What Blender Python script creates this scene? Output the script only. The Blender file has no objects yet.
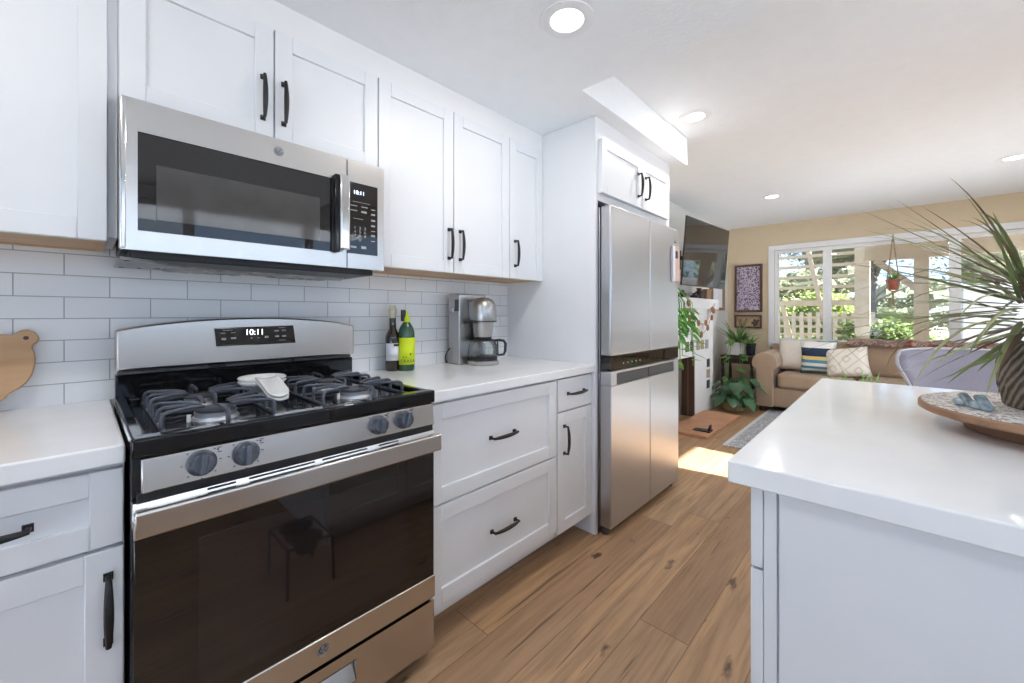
import bpy, bmesh, math, random
from mathutils import Vector, Matrix, noise
S = bpy.context.scene
COL = S.collection
rnd = random.Random(7)
PI = math.pi

# ------------------------------------------------------------------ camera
FPX = 405.6
cd = bpy.data.cameras.new('camera'); cam = bpy.data.objects.new('camera', cd); COL.objects.link(cam)
cam.location = (-.0656, -1.8307, 1.1856)
cam.rotation_euler = (PI / 2, 0, .7568 - PI / 2)
cd.sensor_width = 36; cd.lens = FPX / 1024 * 36
cd.shift_y = -(341.5 - 313.84) / 1024
cd.clip_start = .02; cd.clip_end = 200
S.camera = cam
# ------------------------------------------------------------------ exposure, sky, sun
S.view_settings.view_transform = 'Standard'; S.view_settings.look = 'None'
S.view_settings.gamma = 1; S.view_settings.use_curve_mapping = False
S.view_settings.exposure = 0.5
W = bpy.data.worlds.new('sky'); S.world = W; W.use_nodes = True
wn = W.node_tree; wn.nodes.clear()
wo = wn.nodes.new('ShaderNodeOutputWorld'); wb = wn.nodes.new('ShaderNodeBackground')
tcw = wn.nodes.new('ShaderNodeTexCoord'); sxw = wn.nodes.new('ShaderNodeSeparateXYZ'); rpw = wn.nodes.new('ShaderNodeValToRGB')
wn.links.new(tcw.outputs['Generated'], sxw.inputs[0]); wn.links.new(sxw.outputs[2], rpw.inputs[0])
for e_, (p_, c_) in zip([rpw.color_ramp.elements[0], rpw.color_ramp.elements[1], rpw.color_ramp.elements.new(.25)],
                        [(0.0, (.60, .76, 1.0, 1)), (1.0, (.22, .42, .95, 1)), (.25, (.40, .62, 1.0, 1))]): e_.position = p_; e_.color = c_
cnw = wn.nodes.new('ShaderNodeTexNoise'); cnw.inputs['Scale'].default_value = 5.0; cnw.inputs['Detail'].default_value = 5.0
wn.links.new(tcw.outputs['Generated'], cnw.inputs['Vector'])
crw = wn.nodes.new('ShaderNodeValToRGB'); crw.color_ramp.elements[0].position = .55; crw.color_ramp.elements[1].position = .75
wn.links.new(cnw.outputs[0], crw.inputs[0])
mxw = wn.nodes.new('ShaderNodeMix'); mxw.data_type = 'RGBA'; wn.links.new(crw.outputs[0], mxw.inputs[0]); wn.links.new(rpw.outputs[0], mxw.inputs[6]); mxw.inputs[7].default_value = (.95, .97, 1, 1)
wn.links.new(mxw.outputs[2], wb.inputs[0]); wb.inputs[1].default_value = 1.6
wn.links.new(wb.outputs[0], wo.inputs[0])
sd = bpy.data.lights.new('sun', 'SUN'); sun = bpy.data.objects.new('sun', sd); COL.objects.link(sun)
SUNDIR = Vector((-.16, 1.0, -.70)).normalized()
sun.rotation_euler = SUNDIR.to_track_quat('-Z', 'Y').to_euler()
sun.location = (4, -8, 8)
sd.energy = 27; sd.angle = math.radians(.6); sd.color = (1, .98, .965)
LAMP_W = 4.5       # each recessed ceiling lamp
LAMP_COL = (1, .97, .93)
S.cycles.max_bounces = 9; S.cycles.diffuse_bounces = 6; S.cycles.glossy_bounces = 5
S.cycles.transmission_bounces = 8; S.cycles.transparent_max_bounces = 16
S.cycles.caustics_reflective = False; S.cycles.caustics_refractive = False
S.cycles.sample_clamp_indirect = 6
S.cycles.use_denoising = True

# ------------------------------------------------------------------ materials
class NT:
    def __init__(s, name):
        s.m = bpy.data.materials.new(name); s.m.use_nodes = True
        s.t = s.m.node_tree; s.t.nodes.clear()
        s.out = s.t.nodes.new('ShaderNodeOutputMaterial')
    def n(s, typ, ins=None, **kw):
        nd = s.t.nodes.new('ShaderNode' + typ)
        for k, v in kw.items(): setattr(nd, k, v)
        for k, v in (ins or {}).items(): s.put(nd.inputs[k], v)
        return nd
    def put(s, sock, v):
        if isinstance(v, bpy.types.NodeSocket): s.t.links.new(v, sock)
        elif isinstance(v, bpy.types.Node): s.t.links.new(v.outputs[0], sock)
        else: sock.default_value = v
    def math(s, op, a, b=0.0, c=None):
        nd = s.n('Math', operation=op); s.put(nd.inputs[0], a); s.put(nd.inputs[1], b)
        if c is not None: s.put(nd.inputs[2], c)
        return nd.outputs[0]
    def mix(s, f, a, b):
        nd = s.n('Mix', data_type='RGBA'); s.put(nd.inputs[0], f); s.put(nd.inputs[6], a); s.put(nd.inputs[7], b)
        return nd.outputs[2]
    def ramp(s, f, stops):
        nd = s.n('ValToRGB'); s.put(nd.inputs[0], f); e = nd.color_ramp.elements
        while len(e) < len(stops): e.new(.5)
        for x, (p, c) in zip(e, stops): x.position = p; x.color = c
        return nd.outputs[0]
    def coord(s, scale=(1, 1, 1), which='Object'):
        tc = s.n('TexCoord'); mp = s.n('Mapping', {'Vector': tc.outputs[which], 'Scale': scale}); return mp.outputs[0]
    def bsdf(s, **k):
        b = s.n('BsdfPrincipled')
        for kk, v in k.items(): s.put(b.inputs[kk.replace('_', ' ')], v)
        s.t.links.new(b.outputs[0], s.out.inputs[0]); return b
    def bump(s, h, strength, dist=.01):
        return s.n('Bump', {'Height': h, 'Strength': strength, 'Distance': dist}).outputs[0]
def c4(c): return (c[0], c[1], c[2], 1)
def pm(name, col, rough=.5, metal=0, var=.06, scale=20, bump=0, bscale=None, stretch=(1, 1, 1), coat=0, spec=.5, rvar=.05, sheen=0):
    t = NT(name); v = t.coord(stretch)
    nz = t.n('TexNoise', {'Vector': v, 'Scale': scale, 'Detail': 4.0}).outputs[0]
    lo = c4([x * (1 - var) for x in col]); hi = c4([min(1, x * (1 + var)) for x in col])
    kw = dict(Base_Color=t.ramp(nz, [(.3, lo), (.7, hi)]), Metallic=metal, Coat_Weight=coat, Specular_IOR_Level=spec,
              Roughness=t.math('MULTIPLY_ADD', nz, rvar, rough - rvar / 2))
    if sheen: kw['Sheen_Weight'] = sheen
    if bump:
        n2 = t.n('TexNoise', {'Vector': v, 'Scale': bscale or scale * 4, 'Detail': 3.0}).outputs[0]
        kw['Normal'] = t.bump(n2, bump)
    t.bsdf(**kw); return t.m
def emis(name, col, st):
    t = NT(name); v = t.coord(); nz = t.n('TexNoise', {'Vector': v, 'Scale': 3.0}).outputs[0]
    e = t.n('Emission', {'Color': c4(col), 'Strength': t.math('MULTIPLY_ADD', nz, .1 * st, .95 * st)})
    t.t.links.new(e.outputs[0], t.out.inputs[0]); return t.m
def thin_glass(name, tint=(1, 1, 1), rough=0.0, base=.04):
    t = NT(name); tr = t.n('BsdfTransparent', {'Color': c4(tint)}); gl = t.n('BsdfGlossy', {'Roughness': rough})
    fr = t.n('Fresnel', {'IOR': 1.45}); v = t.coord(); nz = t.n('TexNoise', {'Vector': v, 'Scale': 2.0}).outputs[0]
    f = t.math('ADD', t.math('MULTIPLY', fr.outputs[0], .8), t.math('MULTIPLY', nz, base * .2))
    mx = t.n('MixShader', {0: f}); t.t.links.new(tr.outputs[0], mx.inputs[1]); t.t.links.new(gl.outputs[0], mx.inputs[2])
    t.t.links.new(mx.outputs[0], t.out.inputs[0]); return t.m
def steel(name, col=(.62, .60, .58), rough=.27, along='x', rb=.012):
    t = NT(name); sc = {'x': (2, 110, 110), 'z': (110, 110, 2)}[along]
    v = t.coord(sc); nz = t.n('TexNoise', {'Vector': v, 'Scale': 1.0, 'Detail': 1.0}).outputs[0]
    lo = c4([x * .994 for x in col]); hi = c4([x * 1.005 for x in col])
    t.bsdf(Base_Color=t.ramp(nz, [(.3, lo), (.7, hi)]), Metallic=1.0, Roughness=t.math('MULTIPLY_ADD', nz, .012, rough - .006), Anisotropic=.35); return t.m
def floor_mat():
    t = NT('oak_plank_floor'); tc = t.n('TexCoord'); sp = t.n('SeparateXYZ', {0: tc.outputs['Object']})
    x, y = sp.outputs[0], sp.outputs[1]; PW, PL = .185, 1.55
    row = t.math('FLOOR', t.math('DIVIDE', y, PW))
    h1 = t.n('TexWhiteNoise', {'W': row}, noise_dimensions='1D').outputs[0]
    xs = t.math('DIVIDE', t.math('ADD', x, t.math('MULTIPLY', h1, 7.3)), PL)
    cell = t.math('FLOOR', xs)
    pid = t.math('ADD', t.math('MULTIPLY', row, 13.7), t.math('MULTIPLY', cell, 3.31))
    h2 = t.n('TexWhiteNoise', {'W': pid}, noise_dimensions='1D').outputs[0]
    fy = t.math('FRACT', t.math('DIVIDE', y, PW)); fx = t.math('FRACT', xs)
    ey = t.math('MINIMUM', fy, t.math('SUBTRACT', 1.0, fy)); ex = t.math('MINIMUM', fx, t.math('SUBTRACT', 1.0, fx))
    seam = t.math('MAXIMUM', t.math('LESS_THAN', ey, .009), t.math('LESS_THAN', ex, .0014))
    off = t.n('CombineXYZ', {0: t.math('MULTIPLY', h2, 31.0), 1: t.math('MULTIPLY', h2, 17.0), 2: t.math('MULTIPLY', h2, 9.0)})
    av = t.n('VectorMath', operation='ADD'); t.put(av.inputs[0], tc.outputs['Object']); t.put(av.inputs[1], off.outputs[0])
    def noise_at(sc, detail, scale=1.0, dist=0.0):
        mp = t.n('Mapping', {'Vector': av.outputs[0], 'Scale': sc})
        return t.n('TexNoise', {'Vector': mp.outputs[0], 'Scale': scale, 'Detail': detail, 'Roughness': .6, 'Distortion': dist}).outputs[0]
    g1 = noise_at((2.2, 26, 1), 6.0, 1.0, .6); g2 = noise_at((2.5, 70, 1), 3.0); g3 = noise_at((1.1, 5, 1), 3.0, 1.0, 1.0)
    kv = t.n('Mapping', {'Vector': av.outputs[0], 'Scale': (3.4, 7.5, 1)})
    kn = t.n('TexVoronoi', {'Vector': kv.outputs[0], 'Scale': 1.0, 'Randomness': 1.0})
    kn2 = t.n('TexNoise', {'Vector': kv.outputs[0], 'Scale': 5.0, 'Detail': 5.0}).outputs[0]
    kd = t.math('ADD', kn.outputs['Distance'], t.math('MULTIPLY', t.math('SUBTRACT', kn2, .5), .55))
    pick = t.math('GREATER_THAN', t.n('SeparateColor', {0: kn.outputs['Color']}).outputs[0], .40)
    knot = t.math('MULTIPLY', pick, t.n('MapRange', {'Value': kd, 'From Min': .17, 'From Max': .05}).outputs[0])
    crk = noise_at((1.6, 60, 1), 2.0, 1.0, .4)
    crack = t.math('MULTIPLY', t.n('MapRange', {'Value': crk, 'From Min': .64, 'From Max': .72}).outputs[0], .75)
    base = t.ramp(h2, [(0, (.34, .185, .095, 1)), (.35, (.52, .30, .142, 1)), (.7, (.42, .25, .138, 1)), (1, (.58, .36, .185, 1))])
    c1 = t.mix(t.n('MapRange', {'Value': g1, 'From Min': .38, 'From Max': .62}).outputs[0], base, t.mix(.6, base, (.21, .115, .06, 1)))
    c2 = t.mix(t.math('MULTIPLY', g3, .55), c1, t.mix(.6, c1, (.55, .40, .27, 1)))
    c3 = t.mix(t.math('MULTIPLY', t.n('MapRange', {'Value': g2, 'From Min': .48, 'From Max': .66}).outputs[0], .34), c2, (.2, .1, .04, 1))
    c4_ = t.mix(t.math('MAXIMUM', t.math('MULTIPLY', knot, .92), crack), c3, (.07, .035, .02, 1))
    c5 = t.mix(t.math('MULTIPLY', seam, .6), c4_, (.10, .05, .025, 1))
    hgt = t.math('SUBTRACT', t.math('MULTIPLY', g1, .3), seam)
    t.bsdf(Base_Color=c5, Roughness=t.math('MULTIPLY_ADD', g1, .15, .34), Normal=t.bump(hgt, .25, .002)); return t.m
def tile_mat():
    t = NT('white_subway_tile'); tc = t.n('TexCoord'); sp = t.n('SeparateXYZ', {0: tc.outputs['Object']})
    v = t.n('CombineXYZ', {0: t.math('ADD', sp.outputs[0], 10.0065 - .030), 1: t.math('SUBTRACT', sp.outputs[2], .9105), 2: 0.0})
    b = t.n('TexBrick', {'Vector': v.outputs[0], 'Color1': (.83, .84, .855, 1), 'Color2': (.875, .88, .885, 1), 'Mortar': (.36, .37, .39, 1), 'Scale': 1.0,
                         'Mortar Size': .0017, 'Mortar Smooth': .4, 'Brick Width': .1955, 'Row Height': .0653})
    b.offset = .5
    nz = t.n('TexNoise', {'Vector': tc.outputs['Object'], 'Scale': 14.0, 'Detail': 3.0}).outputs[0]
    col = t.mix(t.math('MULTIPLY', nz, .18), b.outputs[0], (.70, .71, .74, 1))
    h = t.math('SUBTRACT', t.math('MULTIPLY', nz, .25), b.outputs['Fac'])
    t.bsdf(Base_Color=col, Roughness=t.math('MULTIPLY_ADD', b.outputs['Fac'], .4, .22), Normal=t.bump(h, .35, .004)); return t.m
def wood(name, c0, c1, along='x', rough=.5, sc=12, rings=1.0):
    t = NT(name); s = {'x': (.12, 1, 1), 'y': (1, .12, 1), 'z': (1, 1, .12)}[along]
    v = t.coord(s); nz = t.n('TexNoise', {'Vector': v, 'Scale': float(sc), 'Detail': 6.0, 'Distortion': rings}).outputs[0]
    fine = t.n('TexNoise', {'Vector': v, 'Scale': sc * 9.0, 'Detail': 2.0}).outputs[0]
    col = t.mix(t.math('MULTIPLY', fine, .35), t.ramp(nz, [(.3, c4(c0)), (.7, c4(c1))]), c4([x * .75 for x in c0]))
    t.bsdf(Base_Color=col, Roughness=rough, Normal=t.bump(fine, .1, .002)); return t.m
def fabric(name, col, scale=350, bump=.3, var=.12, rough=.9, sheen=.2):
    t = NT(name); v = t.coord()
    w1 = t.n('TexNoise', {'Vector': v, 'Scale': float(scale), 'Detail': 2.0}).outputs[0]
    w2 = t.n('TexNoise', {'Vector': v, 'Scale': 7.0, 'Detail': 4.0}).outputs[0]
    f = t.math('ADD', t.math('MULTIPLY', w1, .6), t.math('MULTIPLY', w2, .4))
    lo = c4([x * (1 - var) for x in col]); hi = c4([min(1, x * (1 + var)) for x in col])
    t.bsdf(Base_Color=t.ramp(f, [(.35, lo), (.65, hi)]), Roughness=rough, Sheen_Weight=sheen, Normal=t.bump(w1, bump, .003)); return t.m
def leafm(name, c0, c1, rough=.4, trans=.25, scale=6, edge=None):
    t = NT(name); v = t.coord(); nz = t.n('TexNoise', {'Vector': v, 'Scale': float(scale), 'Detail': 3.0}).outputs[0]
    col = t.ramp(nz, [(.3, c4(c0)), (.7, c4(c1))])
    b = t.n('BsdfPrincipled', {'Base Color': col, 'Roughness': rough}); tl = t.n('BsdfTranslucent', {'Color': col})
    mx = t.n('MixShader', {0: trans}); t.t.links.new(b.outputs[0], mx.inputs[1]); t.t.links.new(tl.outputs[0], mx.inputs[2])
    t.t.links.new(mx.outputs[0], t.out.inputs[0]); return t.m
def rug_mat():
    t = NT('grey_patterned_rug'); tc = t.n('TexCoord'); y = t.n('SeparateXYZ', {0: tc.outputs['Object']}).outputs[1]
    vo = t.n('TexVoronoi', {'Vector': tc.outputs['Object'], 'Scale': 15.0, 'Randomness': .5}, feature='DISTANCE_TO_EDGE')
    nz = t.n('TexNoise', {'Vector': tc.outputs['Object'], 'Scale': 16.0, 'Detail': 4.0, 'Distortion': 2.5}).outputs[0]; pile = t.n('TexNoise', {'Vector': tc.outputs['Object'], 'Scale': 200.0}).outputs[0]
    f = t.math('ADD', t.math('MULTIPLY', nz, .9), t.math('MULTIPLY', vo.outputs[0], .7))
    col = t.ramp(f, [(.44, (.60, .61, .64, 1)), (.52, (.17, .19, .23, 1)), (.62, (.52, .52, .53, 1)), (.74, (.24, .25, .28, 1))])
    edge = t.math('GREATER_THAN', y, -.735)
    t.bsdf(Base_Color=t.mix(edge, col, (.62, .61, .60, 1)), Roughness=.95, Normal=t.bump(pile, .5, .01)); return t.m
def art_mat():
    t = NT('violet_floral_print'); v = t.coord((1, 1, 1)); vo = t.n('TexVoronoi', {'Vector': v, 'Scale': 26.0}, feature='F1')
    nz = t.n('TexNoise', {'Vector': v, 'Scale': 34.0, 'Detail': 4.0}).outputs[0]
    f = t.math('ADD', t.math('MULTIPLY', vo.outputs[0], .55), t.math('MULTIPLY', nz, .6))
    col = t.ramp(f, [(.36, (.05, .03, .06, 1)), (.48, (.30, .22, .32, 1)), (.56, (.62, .58, .70, 1)), (.7, (.20, .12, .18, 1))])
    t.bsdf(Base_Color=col, Roughness=.5); return t.m
def mosaic_mat():
    t = NT('carved_tray_pattern'); v = t.coord((1, 1, 1)); vo = t.n('TexVoronoi', {'Vector': v, 'Scale': 75.0}, feature='DISTANCE_TO_EDGE')
    nz = t.n('TexNoise', {'Vector': v, 'Scale': 50.0, 'Detail': 3.0}).outputs[0]
    col = t.mix(t.math('LESS_THAN', vo.outputs[0], .09), t.ramp(nz, [(.40, (.16, .10, .07, 1)), (.50, (.45, .37, .31, 1)), (.60, (.70, .67, .66, 1))]), (.78, .76, .75, 1))
    t.bsdf(Base_Color=col, Roughness=.45, Normal=t.bump(vo.outputs[0], .3, .003)); return t.m
def stripes_mat():
    t = NT('blue_striped_cotton'); tc = t.n('TexCoord'); z = t.n('SeparateXYZ', {0: tc.outputs['Generated']}).outputs[2]
    nz = t.n('TexNoise', {'Vector': tc.outputs['Object'], 'Scale': 260.0}).outputs[0]
    r = t.n('ValToRGB', {0: z}); r.color_ramp.interpolation = 'CONSTANT'; e = r.color_ramp.elements
    st = [(0, (.10, .26, .33)), (.10, (.62, .66, .66)), (.17, (.06, .22, .32)), (.24, (.72, .68, .60)), (.33, (.07, .26, .38)), (.42, (.74, .56, .20)),
          (.52, (.018, .035, .075)), (.76, (.80, .79, .76)), (.93, (.20, .36, .40))]
    while len(e) < len(st): e.new(.5)
    for x, (p, c) in zip(e, st): x.position = p; x.color = c4(c)
    t.bsdf(Base_Color=r.outputs[0], Roughness=.9, Normal=t.bump(nz, .2, .003)); return t.m
def diamond_mat():
    t = NT('cream_cotton_with_diamonds'); tc = t.n('TexCoord'); sp = t.n('SeparateXYZ', {0: tc.outputs['Generated']})
    a = t.math('ABSOLUTE', t.math('SUBTRACT', t.math('FRACT', t.math('MULTIPLY', sp.outputs[1], 2.0)), .5))
    b = t.math('ABSOLUTE', t.math('SUBTRACT', t.math('FRACT', t.math('MULTIPLY', sp.outputs[2], 1.6)), .5))
    d = t.math('FRACT', t.math('MULTIPLY', t.math('ADD', a, b), 3.0))
    line = t.math('LESS_THAN', t.math('ABSOLUTE', t.math('SUBTRACT', d, .5)), .10)
    nz = t.n('TexNoise', {'Vector': tc.outputs['Object'], 'Scale': 260.0}).outputs[0]
    t.bsdf(Base_Color=t.mix(t.math('MULTIPLY', line, .55), (.76, .70, .62, 1), (.44, .36, .30, 1)), Roughness=.9, Normal=t.bump(nz, .3, .003)); return t.m
def blanket_mat():
    t = NT('red_woven_throw'); v = t.coord((1, 1, 1)); nz = t.n('TexNoise', {'Vector': v, 'Scale': 9.0, 'Detail': 3.0}).outputs[0]
    wv = t.n('TexNoise', {'Vector': v, 'Scale': 30.0, 'Detail': 2.0}).outputs[0]
    f = t.math('ADD', t.math('MULTIPLY', nz, .6), t.math('MULTIPLY', wv, .4))
    col = t.ramp(f, [(.36, (.05, .03, .03, 1)), (.44, (.24, .05, .035, 1)), (.50, (.40, .28, .21, 1)), (.55, (.07, .10, .11, 1)), (.62, (.27, .075, .04, 1))])
    t.bsdf(Base_Color=col, Roughness=.95, Sheen_Weight=.3, Normal=t.bump(wv, .5, .01)); return t.m
def basket_mat(name, c0, c1, s=55):
    t = NT(name); v = t.coord(); w = t.n('TexWave', {'Vector': v, 'Scale': float(s), 'Distortion': 1.5}, bands_direction='DIAGONAL').outputs[0]
    t.bsdf(Base_Color=t.ramp(w, [(.2, c4(c0)), (.8, c4(c1))]), Roughness=.8, Normal=t.bump(w, .7, .006)); return t.m
def brick_mat():
    t = NT('sooty_firebrick'); v = t.coord(); b = t.n('TexBrick', {'Vector': v, 'Color1': (.10, .055, .04, 1), 'Color2': (.17, .09, .065, 1), 'Mortar': (.16, .14, .12, 1),
        'Scale': 1.0, 'Mortar Size': .008, 'Brick Width': .22, 'Row Height': .075})
    t.bsdf(Base_Color=b.outputs[0], Roughness=.9, Normal=t.bump(b.outputs['Fac'], -.5, .01)); return t.m

M = {}
M['cab'] = pm('white_cabinet_paint', (.765, .775, .795), .38, var=.01, scale=6, rvar=.02)
M['wall'] = pm('white_wall_paint', (.80, .80, .80), .7, var=.012, scale=8, bump=.06, bscale=90)
M['ceil'] = pm('white_textured_ceiling', (.855, .88, .905), .8, var=.012, scale=12, bump=.22, bscale=70)
M['grey_wall'] = pm('pale_grey_wall_paint', (.70, .69, .66), .7, var=.015, scale=8, bump=.06, bscale=90)
M['beige'] = pm('beige_wall_paint', (.68, .565, .395), .75, var=.02, scale=8, bump=.06, bscale=90)
M['trim'] = pm('white_vinyl_trim', (.82, .83, .85), .35, var=.01, scale=6)
M['quartz'] = pm('white_quartz', (.86, .86, .865), .13, var=.025, scale=9, rvar=.03)
M['ply'] = wood('birch_plywood', (.60, .40, .24), (.72, .52, .34), 'x', .6, 9)
M['floor'] = floor_mat(); M['tile'] = tile_mat()
M['ss'] = steel('brushed_stainless_steel', (.60, .575, .55), .27, 'x'); M['ssv'] = steel('satin_fridge_steel', (.52, .52, .535), .36, 'z', .01)
M['ssd'] = steel('dark_fridge_side_steel', (.34, .34, .36), .4, 'z')
M['satin'] = pm('satin_grey_metal', (.46, .455, .45), .34, 1, var=.02, rvar=.03)
M['mwin'] = pm('grey_mesh_window', (.060, .057, .055), .06, var=.08, rvar=.02, spec=.6)
M['chrome'] = pm('polished_steel', (.66, .65, .64), .14, 1, var=.02)
M['cast'] = pm('grey_cast_iron', (.085, .095, .12), .38, .2, var=.2, scale=40, bump=.15, bscale=220)
M['bgloss'] = pm('black_enamel', (.008, .008, .009), .07, var=.1, rvar=.02, spec=.38)
M['bglass'] = pm('black_oven_glass', (.008, .0062, .0058), .02, var=.1, rvar=.01, spec=.7)  # faint brown in the base stands in for the reflected wood floor
M['iglass'] = pm('smoked_inner_glass', (.017, .0135, .0125), .04, var=.1, rvar=.02, spec=.65)  # brown part of the tint imitates the floor reflection
M['bplas'] = pm('black_plastic', (.016, .016, .018), .4, var=.15)
M['dgrey'] = pm('dark_grey_plastic', (.05, .05, .055), .4, var=.1)
M['pull'] = pm('matte_black_iron', (.012, .012, .014), .42, .1, var=.2, scale=60)
M['galv'] = pm('galvanised_sheet', (.36, .37, .38), .4, .8, var=.25, scale=30)
M['burner'] = pm('aluminium_burner', (.62, .62, .65), .35, .9, var=.08)
M['cap'] = pm('dark_burner_cap', (.07, .07, .085), .45, var=.1)
M['lens'] = emis('lit_lamp_lens', (1, .93, .82), 6.0)
M['led'] = emis('led_segments', (.92, .97, 1), 2.2); M['led2'] = emis('blue_white_led', (.70, .82, 1), 2.5)
M['ink'] = pm('grey_printed_legend', (.42, .42, .43), .5); M['dink'] = pm('black_printed_legend', (.03, .03, .03), .5)
M['ceramic'] = pm('white_glazed_ceramic', (.82, .82, .80), .12, var=.02, coat=.3)
M['board'] = wood('maple_board', (.50, .28, .13), (.66, .42, .23), 'x', .45, 10, 1.4)
M['darkglass'] = pm('dark_bottle_glass', (.022, .014, .006), .05, var=.2, spec=.7)
M['greenglass'] = pm('green_bottle', (.035, .10, .06), .12, var=.1, spec=.6)
M['paper'] = pm('white_paper_label', (.74, .74, .80), .7, var=.03); M['yellow'] = pm('yellow_green_label', (.66, .80, .01), .55, var=.05)
M['dgreen'] = pm('dark_green_print', (.03, .07, .05), .6); M['foil'] = pm('pale_gold_cap', (.55, .50, .36), .35, .5)
M['clear'] = thin_glass('clear_carafe_glass', (.93, .95, .95), .01); M['pane'] = thin_glass('window_pane_glass', (.97, .985, .98))
M['sofa'] = fabric('tan_corduroy', (.365, .255, .17), 300); M['cream'] = fabric('cream_cushion_cotton', (.72, .67, .61), 300, .5)
M['stripe'] = stripes_mat(); M['diamond'] = diamond_mat(); M['throw'] = blanket_mat()
M['lilac'] = fabric('lilac_grey_upholstery', (.44, .42, .50), 320, .25); M['piping'] = fabric('pale_piping', (.74, .73, .78), 300)
M['legw'] = wood('dark_stained_wood', (.045, .028, .02), (.085, .05, .035), 'z', .45, 16)
M['rug'] = rug_mat(); M['art'] = art_mat(); M['frame'] = wood('dark_carved_frame', (.07, .035, .03), (.14, .075, .06), 'z', .5, 24)
M['framew'] = wood('mid_brown_frame', (.20, .11, .06), (.32, .19, .10), 'z', .5, 20)
M['backing'] = pm('tan_backing_board', (.50, .36, .22), .8, var=.15, scale=12)
M['tray'] = mosaic_mat(); M['trayw'] = wood('acacia_tray_wood', (.26, .13, .07), (.42, .24, .14), 'x', .5, 14)
M['pot'] = basket_mat('ribbed_brown_pot', (.10, .075, .055), (.30, .24, .19), 26)
M['soil'] = pm('potting_soil', (.04, .028, .02), .95, var=.4, scale=60, bump=.6)
M['drac'] = leafm('dracaena_leaf', (.10, .14, .05), (.24, .29, .12), .35, .2, 5); M['dracr'] = leafm('reddish_dracaena_leaf', (.14, .075, .055), (.21, .17, .085), .35, .2, 6)
M['dracy'] = leafm('pale_dracaena_leaf', (.34, .38, .18), (.46, .44, .26), .4, .25, 6)
M['trunk'] = pm('woody_stem', (.16, .11, .07), .85, var=.3, scale=30, bump=.5)
M['leaf'] = leafm('green_leaf', (.09, .20, .05), (.20, .34, .11), .35, .2, 6); M['leafb'] = leafm('bright_green_leaf', (.10, .34, .06), (.24, .52, .12), .4, .35, 6)
M['leafd'] = leafm('deep_green_leaf', (.03, .09, .04), (.07, .17, .075), .28, .12, 5)
M['fol'] = leafm('tree_foliage', (.10, .16, .045), (.24, .32, .10), .6, .35, .8); M['fol2'] = leafm('olive_tree_foliage', (.13, .15, .085), (.25, .26, .16), .7, .3, .9)
M['fol3'] = leafm('yellow_green_foliage', (.22, .29, .07), (.42, .46, .15), .6, .4, .9)
M['bark'] = pm('tree_bark', (.12, .10, .085), .9, var=.3, scale=10, bump=.6)
M['figure'] = pm('blue_grey_glazed_stone', (.33, .40, .44), .2, var=.5, scale=45, coat=.3)
M['terra'] = pm('terracotta_pot', (.34, .075, .045), .55, var=.12, scale=14); M['hearth'] = pm('terracotta_hearth_tile', (.52, .27, .155), .6, var=.12, scale=8, bump=.1)
M['jute'] = fabric('jute_cord', (.30, .22, .13), 400, .5)
M['decal'] = pm('dark_picture_tile', (.055, .045, .05), .4, var=.5, scale=30); M['decal2'] = pm('tan_picture_tile', (.36, .27, .18), .4, var=.4, scale=30)
M['decal3'] = pm('grey_picture_tile', (.30, .30, .32), .4, var=.5, scale=34); M['fp'] = pm('white_painted_surround', (.80, .80, .80), .55, var=.02, scale=9, bump=.15, bscale=40)
M['firebrick'] = brick_mat(); M['orange'] = pm('dried_orange_slice', (.30, .12, .06), .6, var=.35, scale=60)
M['tv'] = pm('black_tv_screen', (.013, .012, .012), .03, var=.05, rvar=.01, spec=.8)
M['yard'] = pm('pale_paving', (.52, .55, .60), .9, var=.08, scale=3)
M['patio'] = pm('patio_concrete', (.40, .37, .32), .9, var=.1, scale=3, bump=.2); M['pwood'] = wood('cream_painted_lumber', (.44, .36, .26), (.52, .43, .32), 'x', .7, 8)
M['pwoodw'] = wood('white_painted_lumber', (.48, .43, .35), (.56, .51, .43), 'y', .7, 8); M['siding'] = pm('white_siding', (.66, .67, .70), .6, var=.02)
M['orgw'] = wood('pink_beech_strip', (.60, .42, .34), (.70, .52, .44), 'z', .5, 14)
M['boot'] = pm('dark_iron', (.04, .04, .05), .5, .4, var=.2)

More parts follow.
